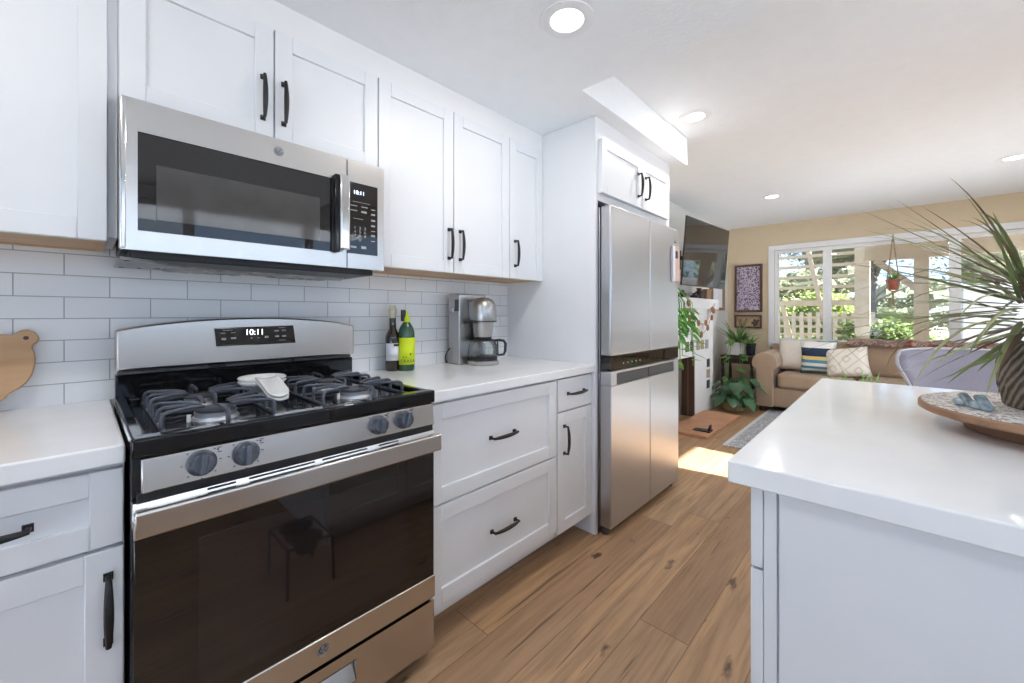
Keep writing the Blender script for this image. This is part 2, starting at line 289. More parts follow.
# ------------------------------------------------------------------ mesh helpers
ORG = {}
class MB:
    def __init__(s): s.bm = bmesh.new()
    def _face(s, vs):
        try: return s.bm.faces.new(vs)
        except ValueError: return None
    def box(s, x0, x1, y0, y1, z0, z1, mat=None):
        v = [s.bm.verts.new(p) for p in ((x0, y0, z0), (x1, y0, z0), (x1, y1, z0), (x0, y1, z0), (x0, y0, z1), (x1, y0, z1), (x1, y1, z1), (x0, y1, z1))]
        if mat is not None:
            for q in v: q.co = mat @ q.co
        for f in ((0, 3, 2, 1), (4, 5, 6, 7), (0, 1, 5, 4), (1, 2, 6, 5), (2, 3, 7, 6), (3, 0, 4, 7)): s._face([v[i] for i in f])
        return s
    def bar(s, p0, p1, w, h, up=(0, 0, 1)):
        p0, p1 = Vector(p0), Vector(p1); d = (p1 - p0).normalized(); u = Vector(up); sd_ = d.cross(u)
        if sd_.length < 1e-4: sd_ = d.cross(Vector((1, 0, 0)))
        sd_.normalize(); u = sd_.cross(d); a = []
        for p in (p0, p1):
            a += [s.bm.verts.new(p + sd_ * (i * w / 2) + u * (j * h / 2)) for i, j in ((-1, -1), (1, -1), (1, 1), (-1, 1))]
        for f in ((3, 2, 1, 0), (4, 5, 6, 7), (0, 1, 5, 4), (1, 2, 6, 5), (2, 3, 7, 6), (3, 0, 4, 7)): s._face([a[i] for i in f])
        return s
    def tube(s, pts, r, n=8, cap=True, sx=1.0, closed=False):
        pts = [Vector(p) for p in pts]; R = r if isinstance(r, (list, tuple)) else [r] * len(pts)
        rings = []; prev = None; N = len(pts)
        for i, p in enumerate(pts):
            if closed: d = pts[(i + 1) % N] - pts[i - 1]
            else: d = pts[min(i + 1, N - 1)] - pts[max(i - 1, 0)]
            d.normalize()
            if prev is None: a = d.orthogonal().normalized()
            else:
                a = prev - d * prev.dot(d)
                a = a.normalized() if a.length > 1e-6 else d.orthogonal().normalized()
            prev = a; b = d.cross(a)
            rings.append([s.bm.verts.new(p + (a * math.cos(2 * PI * k / n) * sx + b * math.sin(2 * PI * k / n)) * R[i]) for k in range(n)])
        for i in range(N if closed else N - 1):
            A, B = rings[i], rings[(i + 1) % N]
            for k in range(n): s._face([A[k], A[(k + 1) % n], B[(k + 1) % n], B[k]])
        if cap and not closed: s._face(rings[0][::-1]); s._face(rings[-1])
        return s
    def cyl(s, p0, p1, r0, r1=None, n=24, cap=True):
        return s.tube([p0, p1], [r0, r0 if r1 is None else r1], n, cap)
    def lathe(s, prof, c=(0, 0, 0), n=32, axis='z', a0=0, a1=2 * PI, sy=1.0):
        full = abs(a1 - a0 - 2 * PI) < 1e-6; m = n if full else n + 1; rings = []
        for r, z in prof:
            ring = []
            for k in range(m):
                t = a0 + (a1 - a0) * k / n; x, y = r * math.cos(t), r * math.sin(t) * sy
                p = {'z': (x, y, z), 'y': (x, z, y), 'x': (z, x, y)}[axis]
                ring.append(s.bm.verts.new((c[0] + p[0], c[1] + p[1], c[2] + p[2])))
            rings.append(ring)
        for i in range(len(rings) - 1):
            for k in range(n):
                k2 = (k + 1) % m; s._face([rings[i][k], rings[i][k2], rings[i + 1][k2], rings[i + 1][k]])
        if full:
            if prof[0][0] > 1e-5: s._face(rings[0][::-1])
            if prof[-1][0] > 1e-5: s._face(rings[-1])
        bmesh.ops.remove_doubles(s.bm, verts=[v for r in rings for v in r], dist=1e-6)
        return s
    def prism(s, poly, axis, a, b):
        def P(u, v, w): return {'x': (w, u, v), 'y': (u, w, v), 'z': (u, v, w)}[axis]
        A = [s.bm.verts.new(P(u, v, a)) for u, v in poly]; B = [s.bm.verts.new(P(u, v, b)) for u, v in poly]; n = len(poly)
        s._face(A[::-1]); s._face(B)
        for i in range(n): s._face([A[i], A[(i + 1) % n], B[(i + 1) % n], B[i]])
        return s
    def grid(s, fn, nu, nv, wrapu=False):
        g = [[s.bm.verts.new(fn(i / nu, j / nv)) for j in range(nv + 1)] for i in range(nu + (0 if wrapu else 1))]
        for i in range(nu):
            for j in range(nv):
                i2 = (i + 1) % len(g); s._face([g[i][j], g[i2][j], g[i2][j + 1], g[i][j + 1]])
        return s
    def ell(s, c, rx, ry, rz, nu=20, nv=12, p=1.0):
        def sg(x, e): return math.copysign(abs(x) ** e, x)
        def f(u, v):
            a, b = 2 * PI * u, -PI / 2 + PI * v
            return (c[0] + rx * sg(math.cos(b), p) * sg(math.cos(a), p), c[1] + ry * sg(math.cos(b), p) * sg(math.sin(a), p), c[2] + rz * sg(math.sin(b), p))
        s.grid(f, nu, nv, True); bmesh.ops.remove_doubles(s.bm, verts=s.bm.verts, dist=1e-6); return s
    def build(s, name, mat, parent=None, sm=35, bev=0, seg=2, sub=0, solid=0, local=False, clampy=None):
        bmesh.ops.recalc_face_normals(s.bm, faces=s.bm.faces)
        if clampy is not None:
            for v in s.bm.verts: v.co.y = min(v.co.y, clampy)
        me = bpy.data.meshes.new(name); s.bm.to_mesh(me); s.bm.free()
        o = bpy.data.objects.new(name, me); COL.objects.link(o); me.materials.append(M[mat] if isinstance(mat, str) else mat)
        org = Vector((0, 0, 0))
        if parent is not None:
            o.parent = parent; org = ORG.get(parent.name, org); ORG[o.name] = org
            if org.length and not local: me.transform(Matrix.Translation(-org))
        if sm:
            me.polygons.foreach_set('use_smooth', [True] * len(me.polygons)); me.set_sharp_from_angle(angle=math.radians(sm))
        if solid: md = o.modifiers.new('solid', 'SOLIDIFY'); md.thickness = solid; md.offset = 0
        if sub: md = o.modifiers.new('sub', 'SUBSURF'); md.levels = md.render_levels = sub
        if bev:
            md = o.modifiers.new('bevel', 'BEVEL'); md.width = bev; md.segments = seg; md.limit_method = 'ANGLE'; md.angle_limit = math.radians(40)
        return o
def tag(o, label, cat, group=None):
    o['label'] = label; o['category'] = cat
    if group: o['group'] = group
    return o
def thing(name, label, cat, loc=(0, 0, 0), rz=0, group=None):
    o = bpy.data.objects.new(name, None); COL.objects.link(o); o.location = loc; o.rotation_euler.z = rz
    o.empty_display_size = .05; ORG[o.name] = Vector(loc); return tag(o, label, cat, group)
def struct(name, mb, mat, bev=0, parent=None, sm=35):
    o = mb.build(name, mat, parent, bev=bev, sm=sm)
    if parent is None: o['kind'] = 'structure'
    return o
def dup(root, loc, label, rz=None):
    r = root.copy(); COL.objects.link(r); r.location = loc; r['label'] = label
    if rz is not None: r.rotation_euler.z = rz
    for ch in list(root.children):
        c = ch.copy(); COL.objects.link(c); c.parent = r
        for g in list(ch.children):
            d = g.copy(); COL.objects.link(d); d.parent = c
    return r
def text(s, size, loc, mat, parent, name, ext=.0004, align='CENTER', rot=None, sx=1.0):
    cu = bpy.data.curves.new(name, 'FONT'); cu.body = s; cu.size = size; cu.align_x = align; cu.align_y = 'CENTER'; cu.extrude = ext
    t = bpy.data.objects.new(name + '_tmp', cu); COL.objects.link(t)
    bpy.context.view_layer.update()
    me = bpy.data.meshes.new_from_object(t.evaluated_get(bpy.context.evaluated_depsgraph_get()))
    bpy.data.objects.remove(t); bpy.data.curves.remove(cu)
    me.transform(Matrix.Diagonal((sx, 1, 1, 1)))
    me.transform(Matrix.Translation(Vector(loc) - ORG.get(parent.name, Vector())) @ (rot or Matrix.Rotation(PI / 2, 4, 'X')))
    me.name = name; me.materials.clear(); me.materials.append(M[mat])
    o = bpy.data.objects.new(name, me); COL.objects.link(o); o.parent = parent; ORG[o.name] = ORG.get(parent.name, Vector()); return o

# ------------------------------------------------------------------ room shell
XB, XF, YR = -1.75, 6.6, -3.35      # wall behind the camera, far window wall, right wall
SOF, CEI = 2.25, 2.445              # dropped kitchen ceiling and raised ceiling
struct('floor', MB().box(XB, XF + .12, YR - .12, .12, -.1, 0), 'floor')
struct('wall_back', MB().box(XB, 1.83, 0, .12, 0, CEI + .2), 'wall')
struct('wall_backsplash', MB().box(XB + .3, 1.82, -.008, 0, .87, 1.40), 'tile')
struct('wall_fireplace_side', MB().box(1.83, XF, 0.0, .12, 0, CEI + .2), 'grey_wall')
# far window wall with its opening
wy0, wy1, wz0, wz1 = -3.30, -.60, .80, 2.07
m = MB().box(XF, XF + .12, wy1, .12, 0, CEI + .2).box(XF, XF + .12, YR, wy0, 0, CEI + .2).box(XF, XF + .12, wy0, wy1, 0, wz0).box(XF, XF + .12, wy0, wy1, wz1, CEI + .2)
struct('wall_far', m, 'beige')
# right wall: a narrow glass door lets the sun in, two added openings bring in extra daylight
m = MB()
dx0, dx1, dz = 3.50, 4.22, 2.06
kx0, kx1, kz0, kz1 = -1.45, 2.6, 1.08, 2.14
lx0, lx1 = 4.36, 5.62
m.box(XB, kx0, YR - .12, YR, 0, CEI + .2).box(kx0, kx1, YR - .12, YR, 0, kz0).box(kx0, kx1, YR - .12, YR, kz1, CEI + .2)
m.box(kx1, dx0, YR - .12, YR, 0, CEI + .2).box(dx0, dx1, YR - .12, YR, dz, CEI + .2).box(dx1, lx0, YR - .12, YR, 0, CEI + .2).box(lx0, lx1, YR - .12, YR, dz, CEI + .2).box(lx1, XF + .12, YR - .12, YR, 0, CEI + .2)
struct('wall_right', m, 'wall')
# wall behind the camera with a broad window
by0, by1, bz0, bz1 = -3.2, -.95, .12, 2.14
m = MB().box(XB - .12, XB, by1, .12, 0, CEI + .2).box(XB - .12, XB, YR - .12, by0, 0, CEI + .2).box(XB - .12, XB, by0, by1, 0, bz0).box(XB - .12, XB, by0, by1, bz1, CEI + .2)
struct('wall_behind', m, 'wall')
# ceilings
struct('ceiling_kitchen', MB().box(XB, 1.566, YR, 0, SOF, CEI + .25), 'ceil')
struct('ceiling_beam', MB().box(1.566, 2.915, -.747, 0, SOF, CEI + .25), 'ceil')
m = MB().box(1.566, 2.915, YR, -.747, CEI, CEI + .25).box(2.915, XF, YR, 0, CEI, CEI + .25)
struct('ceiling_raised', m, 'ceil')
struct('wall_soffit', MB().box(XB, 1.82, -.297, 0, 2.148, SOF), 'wall')
struct('baseboard_far', MB().box(XF - .014, XF, YR, 0, 0, .09), 'trim', .003)
struct('baseboard_fireplace', MB().box(5.42, XF - .014, -.014, 0, 0, .09), 'trim', .003)

def window(n, x0, x1, ylist, z0, z1, cas=.07):
    # window in a wall facing -x: casing, sash frames and panes
    Y0, Y1 = ylist[0], ylist[-1]
    m = MB().box(x0 - .02, x0, Y0 - cas, Y1 + cas, z1, z1 + cas).box(x0 - .02, x0, Y0 - cas, Y0, z0 - cas, z1).box(x0 - .02, x0, Y1, Y1 + cas, z0 - cas, z1)
    w = m.build('window_%d' % n, 'trim', bev=.003); w['kind'] = 'structure'
    ORG[w.name] = Vector()
    s_ = MB().box(x0 - .06, x0 + .10, Y0 - .02, Y1 + .02, z0 - .03, z0).build('window_sill', 'trim', w, bev=.003)
    for a, b in zip(ylist[:-1], ylist[1:]):
        t = .045; f = MB()
        f.box(x0 + .02, x0 + .08, a, a + t, z0, z1).box(x0 + .02, x0 + .08, b - t, b, z0, z1).box(x0 + .02, x0 + .08, a + t, b - t, z0, z0 + t).box(x0 + .02, x0 + .08, a + t, b - t, z1 - t, z1)
        fr = f.build('window_frame', 'trim', w, bev=.003)
        MB().box(x0 + .045, x0 + .051, a + t, b - t, z0 + t, z1 - t).build('window_pane', 'pane', fr)
    return w
window(1, XF, XF + .12, [wy0, -2.32, -1.185, wy1], wz0, wz1)
def side_window(n, X0, X1, z0, z1, div, y):
    m = MB().box(X0 - .06, X1 + .06, y, y + .02, z1, z1 + .06).box(X0 - .06, X0, y, y + .02, z0, z1).box(X1, X1 + .06, y, y + .02, z0, z1)
    w = m.build('window_%d' % n if z0 > .02 else 'door_%d' % n, 'trim', bev=.003); w['kind'] = 'structure'; ORG[w.name] = Vector()
    step = (X1 - X0) / div
    for i in range(div):
        a, b = X0 + i * step, X0 + (i + 1) * step; t = .04; f = MB()
        f.box(a, a + t, y - .09, y - .03, z0, z1).box(b - t, b, y - .09, y - .03, z0, z1).box(a + t, b - t, y - .09, y - .03, z0, z0 + t).box(a + t, b - t, y - .09, y - .03, z1 - t, z1)
        fr = f.build('window_frame', 'trim', w, bev=.003)
        MB().box(a + t, b - t, y - .063, y - .057, z0 + t, z1 - t).build('window_pane', 'pane', fr)
side_window(2, kx0, kx1, kz0, kz1, 4, YR); side_window(2, lx0, lx1, 0.0, dz, 1, YR)  # kitchen window and living-room door, both unseen, added for more daylight
side_window(1, dx0, dx1, 0.0, dz, 1, YR)
window(3, XB - .12, XB - .0, [by0, -2.45, -1.7, by1], bz0, bz1).name = 'window_3'

struct('roof_sun_block', MB().box(-3.4, 3.28, -6.4, YR - .12, 2.50, 2.58).box(4.23, 6.2, YR - 1.30, YR - .12, 2.28, 2.34), 'trim')  # unseen roof and awning, added to keep direct sun out of the rooms
# ------------------------------------------------------------------ recessed ceiling lamps
def downlight(x, y, z, label, on=True):
    t = thing('recessed_downlight', label, 'ceiling light', (x, y, z), 0, 'recessed downlights in the ceilings')
    MB().lathe([(.098, -.001), (.096, -.004), (.066, -.006), (.060, -.004), (.060, -.001)], (x, y, z)).build('trim_ring', 'trim', t)
    MB().lathe([(.0599, -.0015), (.05, -.005), (.0, -.006)], (x, y, z)).build('lamp_lens', 'lens', t)
    ld = bpy.data.lights.new('downlight_lamp', 'AREA'); ld.shape = 'DISK'; ld.size = .11; ld.energy = LAMP_W; ld.color = LAMP_COL
    lo = bpy.data.objects.new('downlight_lamp', ld); COL.objects.link(lo); lo.parent = t; lo.location = (0, 0, -.016)
downlight(1.139, -.967, SOF, 'white round downlight in the low kitchen ceiling, nearest the camera')
downlight(2.62, -.90, CEI, 'round downlight in the raised ceiling beside the lit beam above the fridge')
downlight(5.02, -.87, CEI, 'small round downlight in the raised ceiling nearest the television')
downlight(5.09, -2.53, CEI, 'round downlight in the raised ceiling at the right edge above the big plant')
downlight(-.55, -.967, SOF, 'round downlight in the kitchen ceiling above the left counter, mirrored in the steel')
downlight(2.9, -2.55, CEI, 'round downlight in the raised ceiling above the far side of the island')

# ------------------------------------------------------------------ cabinets
def pull(p, axis, L, parent, out=-1):
    """matte black bow pull; p is the centre on the door face, projecting towards -y"""
    p = Vector(p); ax = Vector((1, 0, 0)) if axis == 'x' else Vector((0, 0, 1)); o = Vector((0, out, 0)); side = ax.cross(o)
    m = MB()
    for sg in (-1, 1):
        e = p + ax * (sg * L / 2)
        m.bar(e, e + o * .006, .015, .015, ax); m.tube([e, e + o * .02, e + o * .026 - ax * (sg * .004)], [.0055, .005, .0055], 8)
    pts, rs = [], []
    for i in range(13):
        u = -1 + 2 * i / 12; pts.append(p + ax * (u * (L / 2 + .003)) + o * (.024 + .008 * (1 - u * u))); rs.append(.0048 + .0032 * (1 - u * u) ** 1.0)
    m.tube(pts, rs, 10)
    return m.build('handle', 'pull', parent)
def door(name, x0, x1, z0, z1, y, parent, rail=.055, th=.02, shaker=True):
    """door or drawer front facing -y, its face at y"""
    m = MB()
    if shaker:
        m.box(x0, x0 + rail, y, y + th, z0, z1).box(x1 - rail, x1, y, y + th, z0, z1)
        m.box(x0 + rail, x1 - rail, y, y + th, z0, z0 + rail).box(x0 + rail, x1 - rail, y, y + th, z1 - rail, z1)
        m.box(x0 + rail - .002, x1 - rail + .002, y + .010, y + .016, z0 + rail - .002, z1 - rail + .002)
    else: m.box(x0, x1, y, y + th, z0, z1)
    return m.build(name, 'cab', parent, bev=.0016, seg=1)
YU = -.305
def upper(label, x0, x1, z0, z1, doors, hz):
    t = thing('wall_cabinet', label, 'cabinet', (x0, 0, z0))
    MB().box(x0, x1 + (.019 if x1 < 0 else 0), YU + .021, 0, z0 + .012, z1).build('carcass', 'cab', t, bev=.001, seg=1)
    m = MB().box(x0 + .001, x1 - .001, YU + .028, YU + .046, z0 + .001, z0 + .012).box(x0 + .001, x1 - .001, YU + .046, -.010, z0 + .006, z0 + .012).box(x0 + .001, x1 - .001, -.024, -.010, z0 + .001, z0 + .006).box(x1 - .02, x1 - .001, YU + .046, -.024, z0 + .001, z0 + .006)
    m.build('plywood_underside', 'ply', t)
    for a, b, hx in doors:
        d = door('door', a, b, z0, z1, YU, t)
        if hx is not None: pull((hx, YU, hz), 'z', .135, d)
    return t
upper('white wall cabinet left of the microwave, cut by the left edge', -.93, -.0185, 1.38, 2.148, [(-.92, -.478, -.52), (-.474, -.020, None)], 1.51)
upper('short white two-door cabinet directly above the microwave', .001, .759, 1.772, 2.148, [(.002, .378, .345), (.382, .757, .408)], 1.903)
upper('tall white two-door wall cabinet right of the microwave', .7605, 1.531, 1.38, 2.148, [(.762, 1.145, 1.117), (1.149, 1.530, 1.184)], 1.514)
upper('narrow white one-door wall cabinet beside the fridge side panel', 1.533, 1.8185, 1.38, 2.148, [(1.534, 1.817, 1.573)], 1.518)

def base(label, x0, x1, fronts):
    t = thing('base_cabinet', label, 'cabinet', (x0, -.3, 0))
    MB().box(x0, x1, -.624, -.012, .1, .873).build('carcass', 'cab', t)
    MB().box(x0, x1, -.52, -.50, 0, .1).build('toe_kick', 'cab', t)
    for nm, a, b, c, d, sh, hp, ax in fronts:
        f = door(nm, a, b, c, d, -.645, t, shaker=sh, rail=.05 if nm == 'drawer' and d - c < .2 else .057)
        if hp: pull((hp[0], -.645, hp[1]), ax, .138 if ax == 'x' else .133, f)
base('white base cabinet with one drawer and a door left of the range', -.95, -.004,
     [('drawer', -.476, -.006, .705, .862, True, (-.205, .783), 'x'), ('door', -.476, -.006, .108, .697, True, (-.029, .576), 'z'),
      ('drawer', -.945, -.482, .705, .862, True, (-.71, .783), 'x'), ('door', -.945, -.482, .108, .697, True, (-.53, .576), 'z')])
base('white base cabinet with two deep drawers right of the range', .763, 1.508,
     [('drawer', .766, 1.504, .503, .862, True, (1.132, .686), 'x'), ('drawer', .766, 1.504, .138, .496, True, (1.138, .306), 'x')])
base('narrow white base cabinet with small drawer and door by the fridge', 1.510, 1.8195,
     [('drawer', 1.514, 1.816, .708, .865, False, (1.664, .789), 'x'), ('door', 1.514, 1.816, .112, .700, True, (1.563, .566), 'z')])
MB_ = MB().box(-.95, -.004, -.663, -.009, .874, .914).build('countertop', 'quartz', bev=.004)
tag(MB_, 'white quartz countertop left of the range, under the cutting board', 'countertop')
MB_ = MB().box(.764, 1.8195, -.663, -.009, .874, .914).build('countertop', 'quartz', bev=.004)
tag(MB_, 'white quartz countertop right of the range, under the coffee maker and bottles', 'countertop')

# fridge surround with its over-fridge cabinet
t = thing('fridge_surround', 'tall white panelled enclosure around the fridge with cabinet doors on top', 'cabinet', (2.3, -.3, 0))
MB().box(1.82, 1.842, -.665, -.001, 0, SOF - .002).build('side_panel', 'cab', t, bev=.0015, seg=1)
MB().box(2.775, 2.797, -.665, -.001, 0, SOF - .002).build('side_panel', 'cab', t, bev=.0015, seg=1)
MB().box(1.842, 2.775, -.662, -.001, 1.80, SOF - .002).build('carcass', 'cab', t)
for a, b, hx in ((1.850, 2.318, 2.262), (2.322, 2.735, 2.365)):
    d = door('door', a, b, 1.838, 2.132, -.690, t, rail=.05, th=.027); pull((hx, -.69, 1.97), 'z', .135, d)

# ------------------------------------------------------------------ microwave
t = thing('microwave', 'stainless over-range microwave with black window and keypad', 'microwave', (.381, -.18, 1.355))
MY, mx0, mx1, mz0, mz1 = -.353, .004, .757, 1.357, 1.762
MB().box(mx0 + .004, mx1 - .004, MY + .03, -.009, mz0 + .012, 1.770).build('body', 'bplas', t, bev=.003)
m = MB()
m.box(mx0, .036, MY, MY + .03, mz0, mz1).box(.036, .606, MY, MY + .03, 1.676, mz1).box(.036, .606, MY, MY + .03, mz0, 1.410)
m.box(.556, .606, MY, MY + .03, 1.41, 1.676).build('door_frame', 'ss', t)
MB().box(mx0 - .004, mx0 + .012, MY - .001, MY + .03, mz0, mz1).build('frame_edge', 'chrome', t, bev=.006, seg=3)
m = MB().box(.610, mx1, MY, MY + .03, 1.680, mz1).box(.610, mx1, MY, MY + .03, mz0, 1.412).box(.730, mx1, MY, MY + .03, 1.412, 1.680)
m.build('control_frame', 'ss', t)
MB().box(.030, .560, MY + .004, MY + .026, 1.405, 1.681).build('window', 'bglass', t)
MB().box(.074, .512, MY + .0025, MY + .010, 1.444, 1.596).build('inner_window', 'mwin', t, bev=.001)
kp = MB().box(.608, .7305, MY + .002, MY + .024, 1.411, 1.681).build('keypad', 'bglass', t)
text('10:11', .021, (.655, MY + .0015, 1.644), 'led2', kp, 'clock_digits')
k = MB()
for r in range(4):
    for c_ in range(3):
        k.box(0, 0, 0, 0, 0, 0) if False else None
k.box(.630, .700, MY + .0014, MY + .003, 1.608, 1.6095); k.box(.622, .648, MY + .0014, MY + .003, 1.592, 1.595); k.box(.664, .690, MY + .0014, MY + .003, 1.592, 1.595)
k.box(.622, .648, MY + .0014, MY + .003, 1.574, 1.577); k.box(.664, .686, MY + .0014, MY + .003, 1.571, 1.578); k.box(.632, .672, MY + .0014, MY + .003, 1.545, 1.5465)
for i, z in enumerate((1.588, 1.568, 1.545, 1.524, 1.505, 1.486, 1.466)): k.box(.704, .720, MY + .0014, MY + .003, z, z + (.003 if i in (0, 4, 6) else .006))
k.box(.622, .645, MY + .0014, MY + .003, 1.434, 1.441); k.box(.664, .684, MY + .0014, MY + .003, 1.434, 1.444)
k.build('printed_legend', 'ink', kp)
text('1  2  3\n4  5  6\n7  8  9\n   0   ', .0150, (.659, MY + .0015, 1.488), 'ink', kp, 'key_digits', sx=1.25)
# wide bar handle standing off the door
m = MB().box(.570, .606, MY - .034, MY - .022, 1.418, 1.690).box(.574, .602, MY - .024, MY, 1.424, 1.444).box(.574, .602, MY - .024, MY, 1.664, 1.684)
m.build('door_handle', 'chrome', t, bev=.006, seg=3)
MB().box(.556, .574, MY - .022, MY - .001, 1.408, 1.690).build('handle_recess', 'bgloss', t, bev=.004)
def emblem(x, y, z, r, parent):
    m = MB().lathe([(0, -.0005), (r * .86, -.0005), (r, -.0018), (r, 0)], (x, y, z), 32, 'y')
    e = m.build('emblem', 'galv', parent)
    q = MB()
    for k_ in range(4):
        a = k_ * PI / 2 + .6
        q.tube([(x + r * .78 * math.cos(a + u * .9), y - .0012, z + r * (.78 - .35 * math.sin(u * PI)) * math.sin(a + u * .9)) for u in [i / 8 for i in range(9)]], r * .05, 6)
    q.tube([(x - r * .42 + r * .25 * math.cos(a), y - .0012, z + r * .28 * math.sin(a)) for a in [i * PI / 8 for i in range(2, 17)]], r * .06, 6)
    q.tube([(x + r * .30 + r * .24 * math.cos(a), y - .0012, z + r * .30 * math.sin(a)) for a in [i * PI / 8 for i in range(3, 14)]], r * .06, 6)
    q.build('monogram', 'dgrey', e)
emblem(.379, MY, 1.722, .0155, t)
# underside: dark tray with galvanised mounting plates
MB().box(mx0 + .02, mx1 - .02, MY + .05, -.02, mz0 - .018, mz0 + .012).build('vent_tray', 'bplas', t, bev=.004)
m = MB().prism([(mx0 - .001, -.33), (mx0 + .05, -.30), (mx0 + .12, -.20), (mx0 + .30, -.12), (.70, -.12), (.73, -.02), (mx0 - .001, -.02)], 'z', mz0 - .024, mz0 - .018)
m.build('mounting_plate', 'galv', t)
m = MB()
for x in (.12, .43):
    m.box(x, x + .22, -.11, -.03, mz0 - .028, mz0 - .024)
    for i in range(6): m.box(x + .01 + i * .035, x + .03 + i * .035, -.10, -.04, mz0 - .030, mz0 - .027)
m.build('grease_filter', 'galv', t)
for x, y in ((.018, -.29), (.018, -.05), (.06, -.06), (.10, -.10)): MB().cyl((x, y, mz0 - .0255), (x, y, mz0 - .0235), .006, n=12).build('screw', 'bplas', t)

# ------------------------------------------------------------------ gas range
rg = thing('gas_range', 'stainless and black freestanding gas range with glass oven door', 'stove', (.381, -.35, 0))
rx0, rx1 = .004, .758
MB().box(rx0, rx1, -.655, -.03, .028, .893).build('body', 'bplas', rg, bev=.003)
for x in (.05, .71):
    for y in (-.6, -.09): MB().cyl((x, y, 0), (x, y, .03), .018, n=16).build('foot', 'bplas', rg)
# cooktop pan: raised rim around a sunken well
m = MB().box(rx0 - .002, rx1 + .002, -.690, -.075, .885, .908)
m.box(rx0 - .002, rx1 + .002, -.692, -.652, .884, .926).box(rx0 - .002, .030, -.652, -.075, .905, .924).box(.732, rx1 + .002, -.652, -.075, .905, .924).box(.030, .732, -.112, -.075, .905, .924)
m.build('cooktop', 'bgloss', rg, bev=.006, seg=3)
MB().box(-.001, .0025, -.690, -.075, .9235, .9265).build('side_trim', 'chrome', rg)
# backguard
bg = MB().box(rx0, rx1, -.078, -.012, .905, .994).build('backguard', 'bgloss', rg, bev=.004)
m = MB()
N = 24; top = [(rx0 + (rx1 - rx0) * i / N, 1.134 + .038 * (1 - (2 * i / N - 1) ** 2) ** .8) for i in range(N + 1)]
m.prism([(rx0, 1.008)] + top + [(rx1, 1.008)], 'y', -.094, -.014)
sp = m.build('backguard_panel', 'ss', rg, bev=.007, seg=3)
MB().box(rx0 + .01, rx1 - .01, -.070, -.015, .990, 1.012).build('vent_gap', 'bplas', rg)
m = MB()
for x in (.008, .285, .515): m.box(x, x + (.23 if x != .285 else .22), -.088, -.07, .995, 1.006)
m.build('vent_louvre', 'dgrey', rg, bev=.002)
dp = MB().prism([(.256, 1.070), (.518, 1.072), (.509, 1.139), (.251, 1.134)], 'y', -.0965, -.092).build('display', 'bglass', rg)
m = MB()
for a, b in (((.256, 1.070), (.518, 1.072)), ((.518, 1.072), (.509, 1.139)), ((.509, 1.139), (.251, 1.134)), ((.251, 1.134), (.256, 1.070))):
    m.tube([(a[0], -.0955, a[1]), (b[0], -.0955, b[1])], .0016, 6)
m.build('display_bezel', 'chrome', dp)
text('10:11', .030, (.375, -.0972, 1.117), 'led', dp, 'clock_digits', sx=.95)
k = MB(); y0, y1 = -.0974, -.096
for x, z, w, h in ((.275, 1.126, .030, .0018), (.270, 1.115, .014, .004), (.300, 1.116, .014, .003), (.272, 1.093, .014, .007), (.300, 1.095, .016, .006), (.362, 1.094, .005, .005), (.384, 1.095, .007, .002),
                   (.408, 1.095, .013, .007), (.440, 1.118, .016, .005), (.466, 1.119, .014, .005), (.443, 1.096, .014, .006), (.468, 1.097, .014, .006), (.455, 1.131, .022, .0018), (.456, 1.083, .024, .0018)):
    k.box(x, x + w, y0, y1, z, z + h)
k.build('printed_legend', 'ink', dp)
# control panel, slightly sloped
def slope(x0, x1, zb, zt, yb, yt, th):
    return MB().prism([(yb, zb), (yt, zt), (yt + th, zt), (yb + th, zb)], 'x', x0, x1)
MB().box(rx0 - .001, rx1 + .001, -.672, -.645, .800, .888).build('end_caps', 'bplas', rg, bev=.003)
cp = slope(.018, .752, .812, .882, -.698, -.689, .03).build('control_panel', 'ss', rg, bev=.003)
for i, x in enumerate((.119, .205, .548, .635)):
    n = Vector((0, -.992, .127)); c = Vector((x, -.6935, .850))
    m = MB(); R = Vector((0, -1, 0)).rotation_difference(n).to_matrix()
    prof = [(.0285, 0), (.0285, .004), (.024, .008), (.0225, .024), (.020, .028), (0, .028)]
    rings = []
    for r, h in prof:
        rings.append([m.bm.verts.new(c + R @ Vector((r * (1 + (.06 * math.cos(9 * a) if .004 < h < .026 else 0)) * math.cos(a), -h, r * (1 + (.06 * math.cos(9 * a) if .004 < h < .026 else 0)) * math.sin(a))))
                      for a in [2 * PI * k_ / 36 for k_ in range(36)]])
    for a, b in zip(rings[:-1], rings[1:]):
        for k_ in range(36): m._face([a[k_], a[(k_ + 1) % 36], b[(k_ + 1) % 36], b[k_]])
    bmesh.ops.remove_doubles(m.bm, verts=m.bm.verts, dist=1e-6)
    kn = m.build('knob', 'cast', rg)
    m = MB().box(-.0065, .0065, -.038, -.022, -.0225, .0225, Matrix.Translation(c) @ R.to_4x4() @ Matrix.Rotation([.15, .05, .1, .3][i], 4, 'Y')).build('knob_grip', 'cast', kn, bev=.003)
    m = MB()
    for s_ in range(7):
        a = PI * .75 + s_ * PI * 1.5 / 6
        q = c + R @ Vector((.035 * math.cos(a), -.0016, .035 * math.sin(a))); m.box(q.x - .0016, q.x + .0016, q.y - .0006, q.y + .0016, q.z - .0008, q.z + .0008)
    q = c + R @ Vector((.034, -.001, .022)); m.box(q.x - .004, q.x + .004, q.y - .001, q.y + .002, q.z + .004, q.z + .0052); m.box(q.x - .004, q.x + .004, q.y - .001, q.y + .002, q.z - .006, q.z - .0045)
    m.box(q.x - .0045, q.x - .0010, q.y - .001, q.y + .002, q.z - .001, q.z + .002)
    m.build('knob_scale', 'dink', cp)
